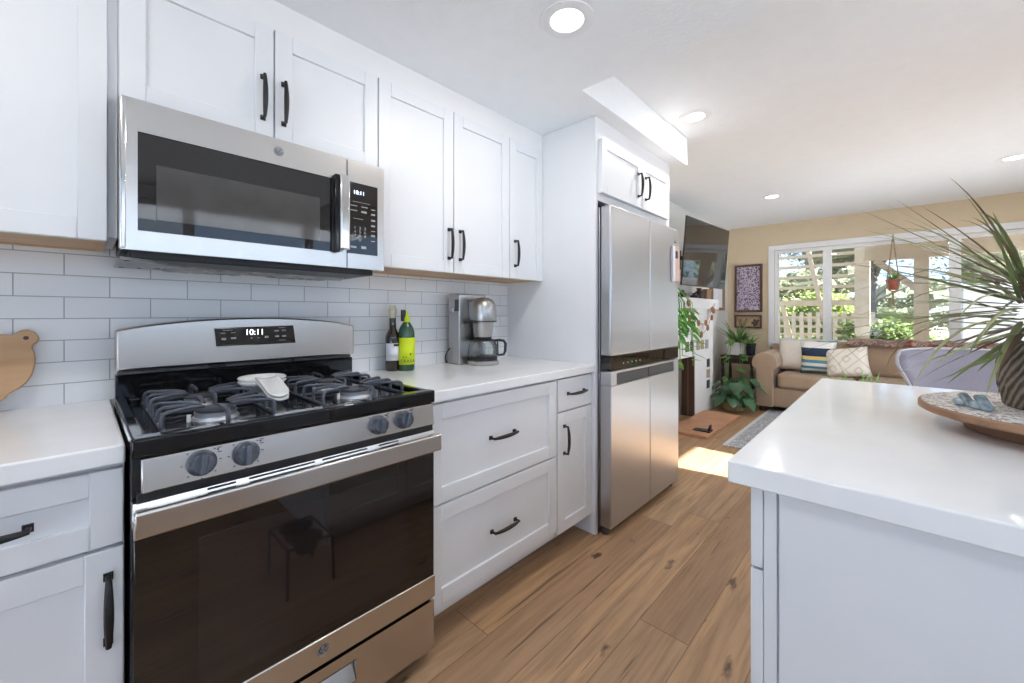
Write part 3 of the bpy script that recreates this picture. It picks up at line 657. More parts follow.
# oven door
od = MB().box(.006, .756, -.690, -.658, .222, .742).build('oven_door', 'bglass', rg, bev=.003)
MB().box(.115, .655, -.6908, -.688, .33, .68).build('inner_window', 'iglass', od)
MB().box(.004, .758, -.694, -.656, .226, .300).build('lower_door_trim', 'ss', od, bev=.003)
m = MB().prism([(-.700, .742), (-.700, .764), (-.689, .792), (-.656, .792), (-.656, .742)], 'x', .004, .758); m.build('upper_door_trim', 'ss', od, bev=.002)
m = MB()
for a, b in ((.130, .185), (.212, .365), (.385, .515), (.553, .618)):
    for dzv in (.777, .786): m.bar((a, -.6995 + (dzv - .764) * .393, dzv), (b, -.6995 + (dzv - .764) * .393, dzv), .004, .0042)
m.build('vent_slots', 'dink', od)
h = MB().box(.004, .757, -.734, -.718, .732, .786).build('oven_handle', 'ss', od, bev=.005, seg=3)
m = MB().box(.008, .028, -.720, -.688, .735, .781).box(.734, .755, -.724, -.688, .735, .781); m.build('handle_bracket', 'ss', h, bev=.002)
MB().box(.012, .750, -.690, -.66, .792, .812).build('door_gap', 'bplas', rg)
emblem(.387, -.694, .268, .0165, od)
# storage drawer with a pocket pull
m = MB().box(.006, .270, -.690, -.658, .052, .213).box(.482, .756, -.690, -.658, .052, .213).box(.270, .482, -.690, -.658, .182, .213).box(.270, .482, -.690, -.658, .052, .120)
dw = m.build('storage_drawer', 'ss', rg)
m = MB().box(.270, .482, -.668, -.660, .120, .182); m.prism([(-.689, .120), (-.670, .120), (-.670, .160)], 'x', .272, .480); m.build('pocket_pull', 'chrome', dw)
# grates
def grate(x0, x1, y0, y1):
    z0, z1 = .912, .950; r = .0052; m = MB()
    m.tube([(x0, y0, z0), (x1, y0, z0), (x1, y1, z0), (x0, y1, z0)], r, 8, closed=True)
    xm, ym = (x0 + x1) / 2, (y0 + y1) / 2
    yc = [(y0 + ym) / 2 + .008, (y1 + ym) / 2 - .008]
    def finger(p0, p1):
        p0, p1 = Vector(p0), Vector(p1); d = (p1 - p0).normalized()
        a = Vector((p0.x, p0.y, z0)); b = Vector((p0.x, p0.y, z1 - .012)); c = Vector((p0.x, p0.y, z1)) + d * .012
        m.tube([a, b, b + Vector((0, 0, .008)) + d * .003, c, p1 - d * .03, p1 + Vector((0, 0, -.004))], [r, r, r, r, r * .95, r * .8], 8)
    for f in (.12, .30, .48): pass
    for cy in yc:
        hh = (y1 - y0) / 4
        for q in (-.62, 0, .62):
            finger((x0, cy + q * hh, z1), (xm - .030, cy + q * hh * .35, z1)); finger((x1, cy + q * hh, z1), (xm + .030, cy + q * hh * .35, z1))
    finger((xm, y0, z1), (xm, yc[0] - .032, z1)); finger((xm, y1, z1), (xm, yc[1] + .032, z1))
    m.tube([(x0, ym, z0), (x1, ym, z0)], r, 8); finger((xm - .02, ym, z1), (xm - .02, yc[0] + .03, z1)); finger((xm + .02, ym, z1), (xm + .02, yc[1] - .03, z1))
    return m.build('grate', 'cast', rg), yc
for x0, x1 in ((.062, .300), (.432, .700)):
    g, yc = grate(x0, x1, -.635, -.135)
    for j, cy in enumerate(yc):
        xm = (x0 + x1) / 2; R = .047 if j == 0 else .036
        b = MB().lathe([(R + .006, .908), (R + .004, .914), (R, .916), (R, .927), (R * .9, .928), (0, .928)], (xm, cy, 0), 36).build('burner', 'burner', rg)
        MB().lathe([(R * .95, .928), (R * .95, .934), (R * .8, .937), (0, .937)], (xm, cy, 0), 36).build('burner_cap', 'cap', b)
        MB().cyl((xm - R - .012, cy - .01, .908), (xm - R - .012, cy - .01, .926), .005, n=10).build('igniter', 'ceramic', b)
# ------------------------------------------------------------------ spoon rests, two nested
def spoon_rest(x, y, z, label):
    t = thing('spoon_rest', label, 'spoon rest', (x, y, z), -.06, 'white spoon rests nested on the cooktop')
    def f(u, v):   # bowl: v radial, u angle
        a = 2 * PI * u; rx, ry = .070, .072
        return (rx * v * math.cos(a), ry * v * math.sin(a), .042 * v ** 2.4 + .004)
    m = MB().grid(f, 36, 10, True); bmesh.ops.remove_doubles(m.bm, verts=m.bm.verts, dist=1e-5)
    m.build('bowl', 'ceramic', t, sm=60, solid=.0045, local=True)
    def hd(u, v):  # broad handle tongue dipping from the rim
        w = .032 - .003 * u - (.010 * max(0, u - .85) / .15)
        return ((v - .5) * 2 * w, -.058 - .175 * u, .045 - .032 * u ** 1.3 + .006 * (abs(v - .5) * 2) ** 2)
    MB().grid(hd, 14, 8).build('handle', 'ceramic', t, sm=60, solid=.006, local=True)
    MB().cyl((0, -.205, .012), (0, -.205, .0215), .0045, n=12).build('handle_hole', 'dgrey', t, local=True)
    return t
sr = spoon_rest(.352, -.275, .9165, 'lower white ceramic spoon rest of the nested pair on the cooktop')
MB().lathe([(.030, -.008), (.034, -.006), (.040, .008), (0, .008)], (0, 0, 0), 28).build('foot_ring', 'ceramic', sr, local=True)
dup(sr, (.352, -.275, .9275), 'upper white ceramic spoon rest stacked on its twin on the cooktop')

# ------------------------------------------------------------------ fridge
fr = thing('refrigerator', 'four-door brushed steel refrigerator with black display band', 'refrigerator', (2.3, -.38, 0))
fx0, fx1, fy, sx = 1.848, 2.765, -.742, 2.318
MB().box(fx0 + .002, fx1 - .002, -.672, -.03, .03, 1.762).build('body', 'ssd', fr, bev=.004)
def fdoor(name, a, b, z0, z1): return MB().box(a, b, fy, -.676, z0, z1).build(name, 'ssv', fr, bev=.010, seg=4)
for a, b in ((fx0, sx - .002), (sx + .002, fx1)): fdoor('upper_door', a, b, .960, 1.765)
for a, b, l in ((fx0, sx - .002, 0), (sx + .002, fx1, 1)):
    m = MB(); g0, g1 = (a + .062, b) if l == 0 else (a, b - .075)
    m.box(a, b, fy, -.676, .045, .800).box(a, g0, fy, -.676, .800, .878) if g0 > a else m.box(a, b, fy, -.676, .045, .800)
    if g1 < b: m.box(g1, b, fy, -.676, .800, .878)
    m.box(g0, g1, -.700, -.676, .800, .878).box(g0, g1, fy, -.705, .864, .878)
    d = m.build('lower_door', 'ssv', fr, bev=.004)
    MB().box(g0 + .002, g1 - .002, fy + .010, -.7, .801, .862).build('pocket_handle', 'dgrey', d)
for a, b in ((fx0, sx - .002), (sx + .002, fx1)):
    MB().box(a, b, fy + .002, -.676, .884, .957).build('display_band', 'bglass', fr, bev=.003)
m = MB()
for i, x in enumerate((1.98, 2.03, 2.08, 2.13, 2.18)): m.box(x, x + .012, fy + .0012, fy + .003, .910, .918)
m.build('display_symbols', 'ink', fr)
MB().box(fx0 + .004, fx0 + .06, -.70, -.64, 1.762, 1.782).build('hinge_cover', 'bplas', fr, bev=.004)
MB().box(2.69, 2.72, fy - .001, fy + .004, 1.668, 1.676).build('badge', 'chrome', fr)
for x in (fx0 + .03, fx1 - .04): MB().cyl((x, -.69, 0), (x, -.69, .045), .022, n=16).build('foot', 'dgrey', fr)
MB().box(fx0 + .05, fx1 - .05, -.672, -.655, .012, .05).build('kick_grille', 'bplas', fr)
t = thing('bottle_opener_plaque', 'slim pinkish wooden plaque stuck to the right edge of the fridge door', 'wall plaque', (2.69, fy, 1.52))
MB().box(2.635, 2.752, fy - .014, fy - .0005, 1.405, 1.638).build('board', 'orgw', t, bev=.003)
MB().box(2.675, 2.712, fy - .017, fy - .013, 1.560, 1.610).build('opener', 'boot', t, bev=.002)
MB().box(2.632, 2.672, fy - .016, fy - .0004, 1.403, 1.640).build('pale_edge', 'paper', t, bev=.002)

# ------------------------------------------------------------------ things on the counters
t = thing('cutting_board', 'bear-shaped maple cutting board leaning on the tiles at far left', 'cutting board', (-.255, -.03, .914))
half = [(-.221, 1.130), (-.206, 1.128), (-.196, 1.132), (-.185, 1.141), (-.172, 1.143), (-.159, 1.134), (-.151, 1.119), (-.155, 1.105), (-.163, 1.097), (-.164, 1.089), (-.160, 1.076), (-.158, 1.059), (-.159, 1.038),
        (-.164, 1.013), (-.175, .990), (-.185, .979), (-.201, .968), (-.206, .965), (-.211, .954), (-.219, .947), (-.232, .930), (-.244, .918), (-.256, .9145)]
pl = half + [(-.512 - x, z) for x, z in reversed(half[:-1])]
def lean(o):   # tip the board back against the tiles about its foot
    mm = Matrix.Translation((0, -.055, .914)) @ Matrix.Rotation(math.radians(-9), 4, 'X') @ Matrix.Translation((0, .03, -.914)); og = ORG[o.name]
    o.data.transform(Matrix.Translation(-og) @ mm @ Matrix.Translation(og)); return o
lean(MB().prism(pl, 'y', -.039, -.021).build('board', 'board', t, bev=.003))
for hx in (-.176, -.336): lean(MB().lathe([(.0055, -.0394), (.0052, -.0392), (0, -.0392)], (hx, 0, 1.118), 20, 'y').build('hanging_hole', 'legw', t))

def bottle(label, x, y, prof, mat, lab, labm, name):
    t = thing(name, label, 'bottle', (x, y, .914)); MB().lathe(prof, (x, y, .914), 40).build('glass', mat, t, sm=50)
    r, z0, z1, a0, a1 = lab
    lb = MB().lathe([(r, z0), (r, z1)], (x, y, .914), 24, a0=a0, a1=a1).build('label', labm, t, solid=.0006)
    return t, lb
t, lb = bottle('dark wine bottle with a white label, left of the yellow-labelled one', .955, -.080,
               [(0, 0), (.030, 0), (.0335, .004), (.0335, .150), (.032, .168), (.022, .190), (.0165, .200), (.0155, .245), (.0150, .272), (0, .273)], 'darkglass', (.0342, .050, .132, -PI * 1.02, -.02), 'paper', 'wine_bottle')
MB().lathe([(.0158, .252), (.0165, .256), (.0165, .272), (.0195, .276), (.0195, .292), (.0145, .296), (.0150, .312), (0, .313)], (.955, -.08, .914), 28).build('stopper', 'foil', t)
MB().lathe([(.0345, .118), (.0345, .130)], (.955, -.08, .914), 12, a0=-PI * .62, a1=-.3).build('label_band', 'dgreen', lb, solid=.0008)
m = MB()
for i in range(4): m.lathe([(.0345, .063 + i * .0045), (.0345, .065 + i * .0045)], (.955, -.08, .914), 10, a0=-PI * .80, a1=-PI * .50)
m.build('label_text_lines', 'ink', lb, solid=.0006)
bx, by = 1.008, -.116
t, lb = bottle('green bottle with a bright yellow label and spout cap', bx, by,
               [(0, 0), (.036, 0), (.039, .004), (.039, .165), (.0375, .185), (.032, .205), (.022, .222), (.015, .232), (.0135, .250), (0, .251)], 'greenglass', (.0398, .030, .158, -PI * 1.02, -.05), 'yellow', 'oil_bottle')
MB().lathe([(.0155, .232), (.0165, .236), (.016, .250), (.010, .262), (.005, .285), (0, .287)], (bx, by, .914), 24).build('pour_spout', 'yellow', t)
MB().box(bx - .026, bx - .006, by - .006, by + .010, 1.15, 1.205).build('spout_cap', 'bplas', t, bev=.003)
def curved_text(s, size, x, y, z, r, a, mat, parent, name):
    for i, ch in enumerate(s):
        aa = a + (i - (len(s) - 1) / 2) * size * .72 / r
        text(ch, size, (x + r * math.cos(aa), y + r * math.sin(aa), z), mat, parent, name, rot=Matrix.Rotation(aa + PI / 2, 4, 'Z') @ Matrix.Rotation(PI / 2, 4, 'X'))
curved_text('CRASA', .021, bx, by, .914 + .047, .0404, -PI * .62, 'dgreen', lb, 'label_letter')
m = MB()
for aa, z, r in ((-PI * .79, .066, .003), (-PI * .69, .066, .003), (-PI * .52, .080, .005)): m.ell((bx + .0402 * math.cos(aa), by + .0402 * math.sin(aa), .914 + z), r, .002, r)
m.build('label_dots', 'dgreen', lb)

# coffee maker
t = thing('coffee_maker', 'brushed steel drip coffee maker with glass carafe by the fridge panel', 'coffee maker', (1.40, -.15, .914))
cx, cy = 1.421, -.211; Z = .914
MB().box(1.305, 1.500, -.150, -.060, Z, 1.293).build('tower', 'satin', t, bev=.006, seg=3)
m = MB().box(1.304, 1.3052, -.148, -.115, 1.20, 1.262); m.build('side_groove', 'dgrey', t)
MB().cyl((1.300, -.105, 1.205), (1.307, -.105, 1.205), .011, n=20).build('side_button', 'chrome', t)
MB().lathe([(0, 0), (.083, 0), (.085, .004), (.085, .018), (.078, .024), (0, .024)], (cx, cy, Z), 44).build('hot_plate', 'satin', t)
MB().lathe([(.064, 1.145), (.071, 1.147), (.073, 1.155), (.073, 1.205), (.068, 1.235), (.052, 1.260), (.028, 1.272), (0, 1.275)], (cx, cy, 0), 44).build('brew_dome', 'satin', t)
MB().box(cx - .055, cx + .055, cy, -.149, 1.160, 1.255).build('dome_neck', 'satin', t, bev=.012, seg=3)
MB().lathe([(.072, 1.141), (.074, 1.141), (.074, 1.149), (.072, 1.149)], (cx, cy, 0), 44).build('dome_band', 'dgrey', t)
MB().lathe([(.040, 1.055), (.046, 1.058), (.050, 1.070), (.058, 1.140), (.060, 1.146)], (cx, cy, 0), 40).build('filter_basket', 'satin', t)
MB().lathe([(.0, 1.049), (.040, 1.049), (.0475, 1.056), (.0475, 1.062), (.040, 1.060), (0, 1.060)], (cx, cy, 0), 40).build('basket_ring', 'bplas', t)
MB().box(cx - .085, cx - .055, cy - .02, -.149, 1.135, 1.152).build('swing_arm', 'bplas', t, bev=.003)
cf = MB().lathe([(.060, .034), (.075, .040), (.0805, .060), (.0800, .085), (.0740, .108), (.064, .124), (.060, .130)], (cx, cy, Z), 44).build('carafe', 'clear', t, sm=60, solid=.0022)
MB().lathe([(.077, .026), (.0785, .030), (.0785, .044), (.074, .046), (.0, .036), (0, .026)], (cx, cy, Z), 44).build('carafe_base', 'bplas', cf)
MB().lathe([(.062, .126), (.064, .127), (.064, .132), (.054, .136), (.018, .139), (0, .140)], (cx, cy, Z), 40).build('carafe_lid', 'bplas', cf)
d = Vector((math.cos(-.75), math.sin(-.75), 0)); c0 = Vector((cx, cy, Z))
m = MB().tube([c0 + d * .055 + Vector((0, 0, .126)), c0 + d * .085 + Vector((0, 0, .130)), c0 + d * .112 + Vector((0, 0, .126)), c0 + d * .122 + Vector((0, 0, .110)), c0 + d * .120 + Vector((0, 0, .070)), c0 + d * .112 + Vector((0, 0, .052)),
               c0 + d * .080 + Vector((0, 0, .048))], [.007, .007, .0075, .008, .008, .007, .006], 10); m.build('carafe_handle', 'bplas', cf)
m = MB().tube([c0 + d * .0785 + Vector((0, 0, .128)), c0 + d * .080 + Vector((0, 0, .09)), c0 + d * .081 + Vector((0, 0, .050))], .004, 8); m.build('carafe_strap', 'bplas', cf)
MB().tube([(1.304, -.075, 1.00), (1.290, -.070, .985), (1.284, -.062, .96), (1.288, -.055, .935), (1.300, -.05, .920)], .004, 8).build('power_cord', 'bplas', t)

# ------------------------------------------------------------------ island
t = thing('kitchen_island', 'white kitchen island cabinet under the quartz top at right', 'kitchen island', (1.4, -2.1, 0))
IY0, IY1, IX0, IX1 = -2.62, -1.655, .79, 2.05
MB().box(IX0 + .014, IX1, IY0, IY1, .1, .8735).build('carcass', 'cab', t)
MB().box(IX0 + .06, IX1 - .02, IY0 + .02, IY1 - .07, 0, .1).build('toe_kick', 'cab', t)
MB().box(IX0 - .002, IX0 + .014, IY0 + .002, -1.680, 0, .8735).build('end_panel', 'cab', t, bev=.002)
MB().box(IX0 + .003, IX0 + .016, -1.676, -1.655, 0, .8735).build('corner_stile', 'cab', t, bev=.002)
xs = [IX0 + .003, 1.24, 1.69, IX1 - .003]
for a, b in zip(xs[:-1], xs[1:]):
    for z0, z1, nm in ((.716, .862, 'drawer'), (.106, .711, 'door')):
        a1, b1, y = a + .0, b - .004, -1.634; r = .05; m = MB()
        m.box(a1, a1 + r, y - .020, y, z0, z1).box(b1 - r, b1, y - .02, y, z0, z1).box(a1 + r, b1 - r, y - .02, y, z0, z0 + r).box(a1 + r, b1 - r, y - .02, y, z1 - r, z1).box(a1 + r, b1 - r, y - .017, y - .010, z0 + r, z1 - r)
        d = m.build(nm, 'cab', t, bev=.0016, seg=1)
        if nm == 'drawer': pull(((a1 + b1) / 2, y, .79), 'x', .14, d, out=1)
        else: pull((b1 - .03, y, .60), 'z', .13, d, out=1)
o = MB().box(.756, 2.085, -2.66, -1.604, .874, .914).build('countertop', 'quartz', bev=.003)
tag(o, 'white quartz island countertop carrying the round tray', 'countertop')
# raised pet feeder in the aisle (seen mirrored in the oven door)
t = thing('pet_feeder', 'black raised pet feeder with two steel bowls, mirrored in the oven glass', 'pet feeder', (.60, -1.50, 0))
for x, y in ((.52, -1.62), (.52, -1.38), (.70, -1.38), (.70, -1.62)): MB().tube([(x, y, .20), (x * 1.06 - .036, y * 1.02 + .03, 0)], .006, 8).build('leg', 'pull', t)
m = MB()
for y in (-1.565, -1.435):
    m.tube([(.61 + .062 * math.cos(a), y + .062 * math.sin(a), .20) for a in [k * PI / 14 for k in range(28)]], .005, 8, closed=True)
m.tube([(.52, -1.62, .20), (.70, -1.62, .20), (.70, -1.38, .20), (.52, -1.38, .20)], .006, 8, closed=True); m.build('ring_frame', 'pull', t)
for y in (-1.565, -1.435): MB().lathe([(0, .15), (.042, .15), (.054, .20), (.066, .207), (.064, .205), (.050, .195), (.040, .156), (0, .156)], (.61, y, 0), 32).build('bowl', 'bgloss', t)

# tray, plant, figurines
TX, TY, TZ = 1.412, -2.134, .914
t = thing('serving_tray', 'round wooden pedestal tray with patterned top on the island', 'tray', (TX, TY, TZ))
MB().lathe([(0, 0), (.178, 0), (.182, .004), (.174, .037), (0, .037)], (TX, TY, TZ), 64).build('pedestal', 'trayw', t)
MB().lathe([(0, .036), (.255, .036), (.261, .040), (.261, .052), (.258, .0555), (0, .0555)], (TX, TY, TZ), 72).build('rim_board', 'trayw', t)
MB().lathe([(.256, .0550), (.253, .0565), (0, .0565)], (TX, TY, TZ), 72).build('inlaid_top', 'tray', t)
PX, PY, PZ = 1.425, -2.120, TZ + .0568
t = thing('dracaena_plant', 'large spiky dracaena in a ribbed brown pot on the round tray', 'potted plant', (PX, PY, PZ))
prof = [(0, 0), (.098, 0), (.104, .005), (.112, .05), (.114, .10), (.106, .145), (.098, .150), (.094, .138), (0, .135)]
m = MB(); rings = []
for r, z in prof:
    rings.append([m.bm.verts.new((PX + r * (1 + (.022 * math.cos(24 * a + z * 60) if r > .1 else 0)) * math.cos(a), PY + r * (1 + (.022 * math.cos(24 * a + z * 60) if r > .1 else 0)) * math.sin(a), PZ + z)) for a in [2 * PI * k / 96 for k in range(96)]])
for a, b in zip(rings[:-1], rings[1:]):
    for k in range(96): m._face([a[k], a[(k + 1) % 96], b[(k + 1) % 96], b[k]])
bmesh.ops.remove_doubles(m.bm, verts=m.bm.verts, dist=1e-6); m.build('pot', 'pot', t)
MB().lathe([(.093, .1355), (0, .140)], (PX, PY, PZ), 32).build('soil', 'soil', t)
MB().tube([(PX, PY, PZ + .13), (PX - .006, PY + .04, PZ + .18), (PX - .015, PY + .075, PZ + .31)], [.018, .016, .014], 10).build('stem', 'trunk', t)
def blade(m, p, az, el, L, w, droop, nseg=9, twist=0):
    """long strap leaf: starts at p heading (az, el) and bends down along its length"""
    p = Vector(p); pts = []; e = el; st = L / nseg
    for i in range(nseg + 1):
        pts.append(p.copy()); d_ = Vector((math.cos(e) * math.cos(az), math.cos(e) * math.sin(az), math.sin(e))); p = p + d_ * st; e -= droop / nseg * (.4 + 1.2 * i / nseg)
    side = Vector((-math.sin(az), math.cos(az), 0)); rows = []
    for i, q in enumerate(pts):
        u = i / nseg; ww = w * (min(1, .55 + 3 * u) if u < .15 else (1 - u) ** .75 * 1.08) / 2; dn = Vector((0, 0, -1)) * ww * .5
        d_ = (pts[min(i + 1, nseg)] - pts[max(i - 1, 0)]).normalized(); nrm = side.cross(d_)
        rows.append([m.bm.verts.new(q - side * ww + nrm * ww * .45), m.bm.verts.new(q), m.bm.verts.new(q + side * ww + nrm * ww * .45)])
    for a, b in zip(rows[:-1], rows[1:]):
        for j in (0, 1): m._face([a[j], a[j + 1], b[j + 1], b[j]])
r_ = random.Random(11)
groups = {'drac': MB(), 'dracr': MB(), 'dracy': MB()}
HX, HY = PX - .015, PY + .075
for i in range(132):
    u = i / 132; az = i * 2.39996; lvl = PZ + .15 + .17 * u + r_.uniform(-.02, .02)
    if u < .2: el = math.radians(r_.uniform(-36, -8)); L = r_.uniform(.20, .27); dr = r_.uniform(.1, .6)
    else:
        el = math.radians(-8 + 54 * ((u - .2) / .8) ** 1.1 + r_.uniform(-10, 14)); L = r_.uniform(.34, .50) * (1 - .42 * max(0, math.sin(el)) ** .9); dr = r_.choice((.1, .3, .6, 1.0, 1.5)) * r_.uniform(.7, 1.2) * (1.0 if u < .6 else .8)
    g = 'drac' if r_.random() < .5 else ('dracr' if r_.random() < (.25 + .7 * u) else 'dracy')
    blade(groups[g], (HX + .012 * math.cos(az), HY + .012 * math.sin(az), lvl), az + r_.uniform(-.5, .5), el, L, r_.uniform(.010, .0175) * (.55 if math.cos(az - 2.95) > .3 and el > .3 else 1.0), dr)
for g, nm in (('drac', 'green_leaves'), ('dracr', 'red_edged_leaves'), ('dracy', 'pale_leaves')):
    o = groups[g].build(nm, g, t, sm=80)
def figurine(x, y, z, rz, s, label):
    t = thing('stone_figurine', label, 'figurine', (x, y, z), rz, 'blue-grey figurines on the tray'); t.scale = (s, s, s)
    T = Matrix.Translation((-.004, 0, .0215)) @ Matrix.Rotation(math.radians(38), 4, 'Y')
    MB().box(-.007, .007, -.014, .014, -.024, .024, T).build('slab', 'figure', t, bev=.006, seg=3, local=True)
    MB().ell((.012, 0, .012), .018, .015, .012, 16, 10, .7).build('back_block', 'figure', t, local=True)
    MB().ell((-.012, 0, .005), .012, .012, .005, 14, 8).build('foot', 'figure', t, local=True); return t
figurine(1.348, -1.950, TZ + .0568, .9, .72, 'small blue-grey stone figurine on the tray, the left one')
figurine(1.312, -1.972, TZ + .0568, .7, .80, 'small blue-grey stone figurine on the tray, the right one nearer the pot')

# lilac counter chair behind the island
t = thing('counter_chair', 'lilac-grey upholstered chair with a flared back behind the island', 'chair', (2.68, -2.16, 0), 0)
cxx, cyy = 2.68, -2.16
def back(u, v, off=0):
    a = (u - .5) * 2; wv = .215 + .145 * (v ** 1.7) - .05 * max(0, (v - .78) / .22) ** 2; y = cyy - a * wv * 1.0; x = cxx + .20 - .13 * abs(a) ** 2.4 + .05 * v + off
    return (x, y, .60 + .41 * v - .015 * abs(a) ** 6)
m = MB().grid(lambda u, v: back(u, v), 24, 14); m.build('backrest', 'lilac', t, sm=70, solid=.03)
edge = [back(0, k / 12) for k in range(12)] + [back(k / 20, 1) for k in range(21)] + [back(1, 1 - k / 12) for k in range(1, 13)]
MB().tube([Vector(p) + Vector((-.013, 0, .002)) for p in edge], .006, 8).build('piping', 'piping', t)
MB().ell((cxx, cyy, .635), .235, .235, .055, 32, 12, .5).build('seat', 'lilac', t, sm=70)
for a, b in ((-1, -1), (-1, 1), (1, -1), (1, 1)): MB().tube([(cxx + a * .17, cyy + b * .17, .60), (cxx + a * .21, cyy + b * .21, 0)], [.020, .013], 10).build('leg', 'legw', t)
MB().tube([(cxx - .19, cyy - .19, .22), (cxx + .19, cyy - .19, .22), (cxx + .19, cyy + .19, .22), (cxx - .19, cyy + .19, .22)], .009, 8, closed=True).build('foot_rail', 'legw', t)

# ------------------------------------------------------------------ living room
o = MB().box(3.885, 5.78, -3.0, -.70, 0.001, .012).build('area_rug', 'rug'); tag(o, 'grey patterned area rug on the wood floor before the sofa', 'rug')
# sofa
t = thing('sofa', 'tan corduroy sofa with rolled arm under the window', 'sofa', (6.05, -1.9, 0))
SY0, SY1, SX0, SX1 = -3.22, -.56, 5.58, 6.50
MB().box(5.64, SX1, SY0 + .03, SY1 - .03, .07, .30).build('base', 'sofa', t, bev=.02, seg=3)
MB().box(6.24, SX1, SY0 + .1, SY1 - .05, .30, .77).build('back_frame', 'sofa', t, bev=.05, seg=4)
def arm(y0, y1):
    yc = (y0 + y1) / 2; w = (y1 - y0) / 2; pr = [(y0 + .03, .07), (y0 + .03, .52)]
    pr += [(yc + (w + .012) * math.cos(a), .585 + .14 * math.sin(a)) for a in [PI * 1.12 - k * PI * 1.24 / 16 for k in range(17)]] + [(y1 - .03, .52), (y1 - .03, .07)]
    return MB().prism(pr, 'x', SX0, SX1 - .06).build('arm', 'sofa', t, bev=.012, seg=3)
arm(-.80, -.56); arm(SY0, SY0 + .24)
n = 3; L = (-.80 - (SY0 + .24)) / n
for i in range(n):
    b, a = -.80 - i * L - .003, -.80 - (i + 1) * L + .003
    MB().box(5.62, 6.26, a, b, .30, .475).build('seat_cushion', 'sofa', t, bev=.045, seg=4)
    m = MB().box(-.11, .11, a, b, 0, .40, Matrix.Translation((6.19, 0, .445)) @ Matrix.Rotation(math.radians(12), 4, 'Y')); m.build('back_cushion', 'sofa', t, bev=.05, seg=4)
for x in (5.70, 6.42):
    for y in (-.63, -3.12): MB().cyl((x, y, 0.0), (x, y, .08), .022, .028, 14).build('leg', 'legw', t)
def pillow(name, label, mat, c, w, h, yaw, tilt, roll=0):
    t = thing(name, label, 'pillow', c, yaw, 'cushions on the sofa')
    def shape(sg):
        def f(u, v):
            a, b = u * 2 - 1, v * 2 - 1; e = max(0, (1 - a ** 4) * (1 - b ** 4)) ** .5; pin = 1 - .10 * (abs(a) ** 2) * (abs(b) ** 2) * .0 - .06 * (1 - abs(a) ** 2) * abs(b) ** 3 * 0
            return Vector((sg * .075 * e, a * w / 2 * (1 - .07 * (1 - b * b) * abs(a) ** 3), (b * h / 2) * (1 - .07 * (1 - a * a) * abs(b) ** 3)))
        return f
    m = MB(); m.grid(shape(1), 18, 18); m.grid(shape(-1), 18, 18); bmesh.ops.remove_doubles(m.bm, verts=m.bm.verts, dist=1e-4)
    m.bm.transform(Matrix.Translation((0, 0, h / 2)) @ Matrix.Rotation(tilt, 4, 'Y') @ Matrix.Rotation(roll, 4, 'X'))
    return m.build('cushion', mat, t, sm=80, local=True)
pillow('throw_pillow', 'plain cream throw pillow in the left corner of the sofa', 'cream', (6.02, -.94, .475), .40, .40, -.10, .30)
pillow('throw_pillow', 'navy, teal and yellow striped throw pillow on the sofa', 'stripe', (5.93, -1.17, .475), .36, .40, -.10, .30, -.07)
pillow('throw_pillow', 'cream throw pillow with stitched diamonds, right of the striped one', 'diamond', (5.86, -1.435, .455), .40, .36, -.06, .42, -.16)
def thr(u, v):
    y = -1.42 - 1.2 * u; s = v * 2 - 1; x = 6.27 + .17 * s; z = .880 + .022 * noise.noise((y * 7, v * 3, 1)) - .055 * abs(s) ** 3
    return (x + .02 * noise.noise((y * 5, v * 4, 7)), y, z + .012 * math.sin(y * 22))
o = MB().grid(thr, 60, 12).build('throw_blanket', 'throw', sm=80, solid=.022); tag(o, 'crumpled red patterned throw blanket along the sofa back', 'blanket')

# television, tilted on a wall bracket
t = thing('television', 'large black wall television tilted above the fireplace', 'television', (4.56, -.05, 1.81))
R = Matrix.Translation((4.55, -.345, 1.812)) @ Matrix.Rotation(math.radians(-3.8), 4, 'Z') @ Matrix.Rotation(math.radians(4.5), 4, 'X')
MB().box(-.56, .56, -.02, -.004, -.34, .34, R).build('bezel', 'bplas', t, bev=.003)
MB().box(-.558, .558, -.0212, -.019, -.331, .334, R).build('screen', 'tv', t)
MB().box(4.40, 4.72, -.02, -.001, 1.70, 1.92).bar((4.50, -.045, 1.81), (4.66, -.17, 1.81), .05, .04).bar((4.66, -.17, 1.81), (4.56, -.325, 1.81), .05, .04).build('wall_bracket', 'boot', t)
# fireplace: surround, firebox, hearth, shelf
t = thing('fireplace', 'white fireplace surround with small picture tiles and brick firebox', 'fireplace', (4.6, -.08, 0))
fx0_, fx1_ = 3.55, 5.40
m = MB().box(4.765, fx1_, -.16, -.001, 0, 1.24).box(fx0_, 4.10, -.16, -.001, 0, 1.24).box(4.10, 4.765, -.16, -.001, .70, 1.24); m.build('surround', 'fp', t, bev=.004)
m = MB().box(4.10, 4.765, -.008, -.001, 0, .70).box(4.09, 4.10, -.155, -.001, 0, .70).box(4.7645, 4.775, -.155, -.001, 0, .70); m.build('firebox', 'firebrick', t)
MB().box(3.45, 5.50, -.20, -.001, 1.24, 1.365).build('mantel_shelf', 'fp', t, bev=.005)
cols = ['decal', 'decal', 'decal2', 'decal2', 'decal3']
for i, x in enumerate((4.52, 4.66, 4.86, 5.00, 5.16)): MB().box(x - .05, x + .05, -.166, -.160, .765, .875).build('picture_tile', cols[i], t, bev=.002)
for z, c_ in ((.585, 'decal'), (.455, 'decal2'), (.325, 'decal')): MB().box(5.16, 5.26, -.166, -.160, z - .05, z + .05).build('picture_tile', c_, t, bev=.002)
o = MB().box(3.97, 5.08, -.545, -.162, 0, .030).build('hearth', 'hearth', bev=.004); tag(o, 'flat terracotta hearth slab on the floor before the fireplace', 'hearth')
t = thing('door_wedge', 'small dark iron wedge lying on the terracotta hearth', 'doorstop', (4.14, -.44, .03))
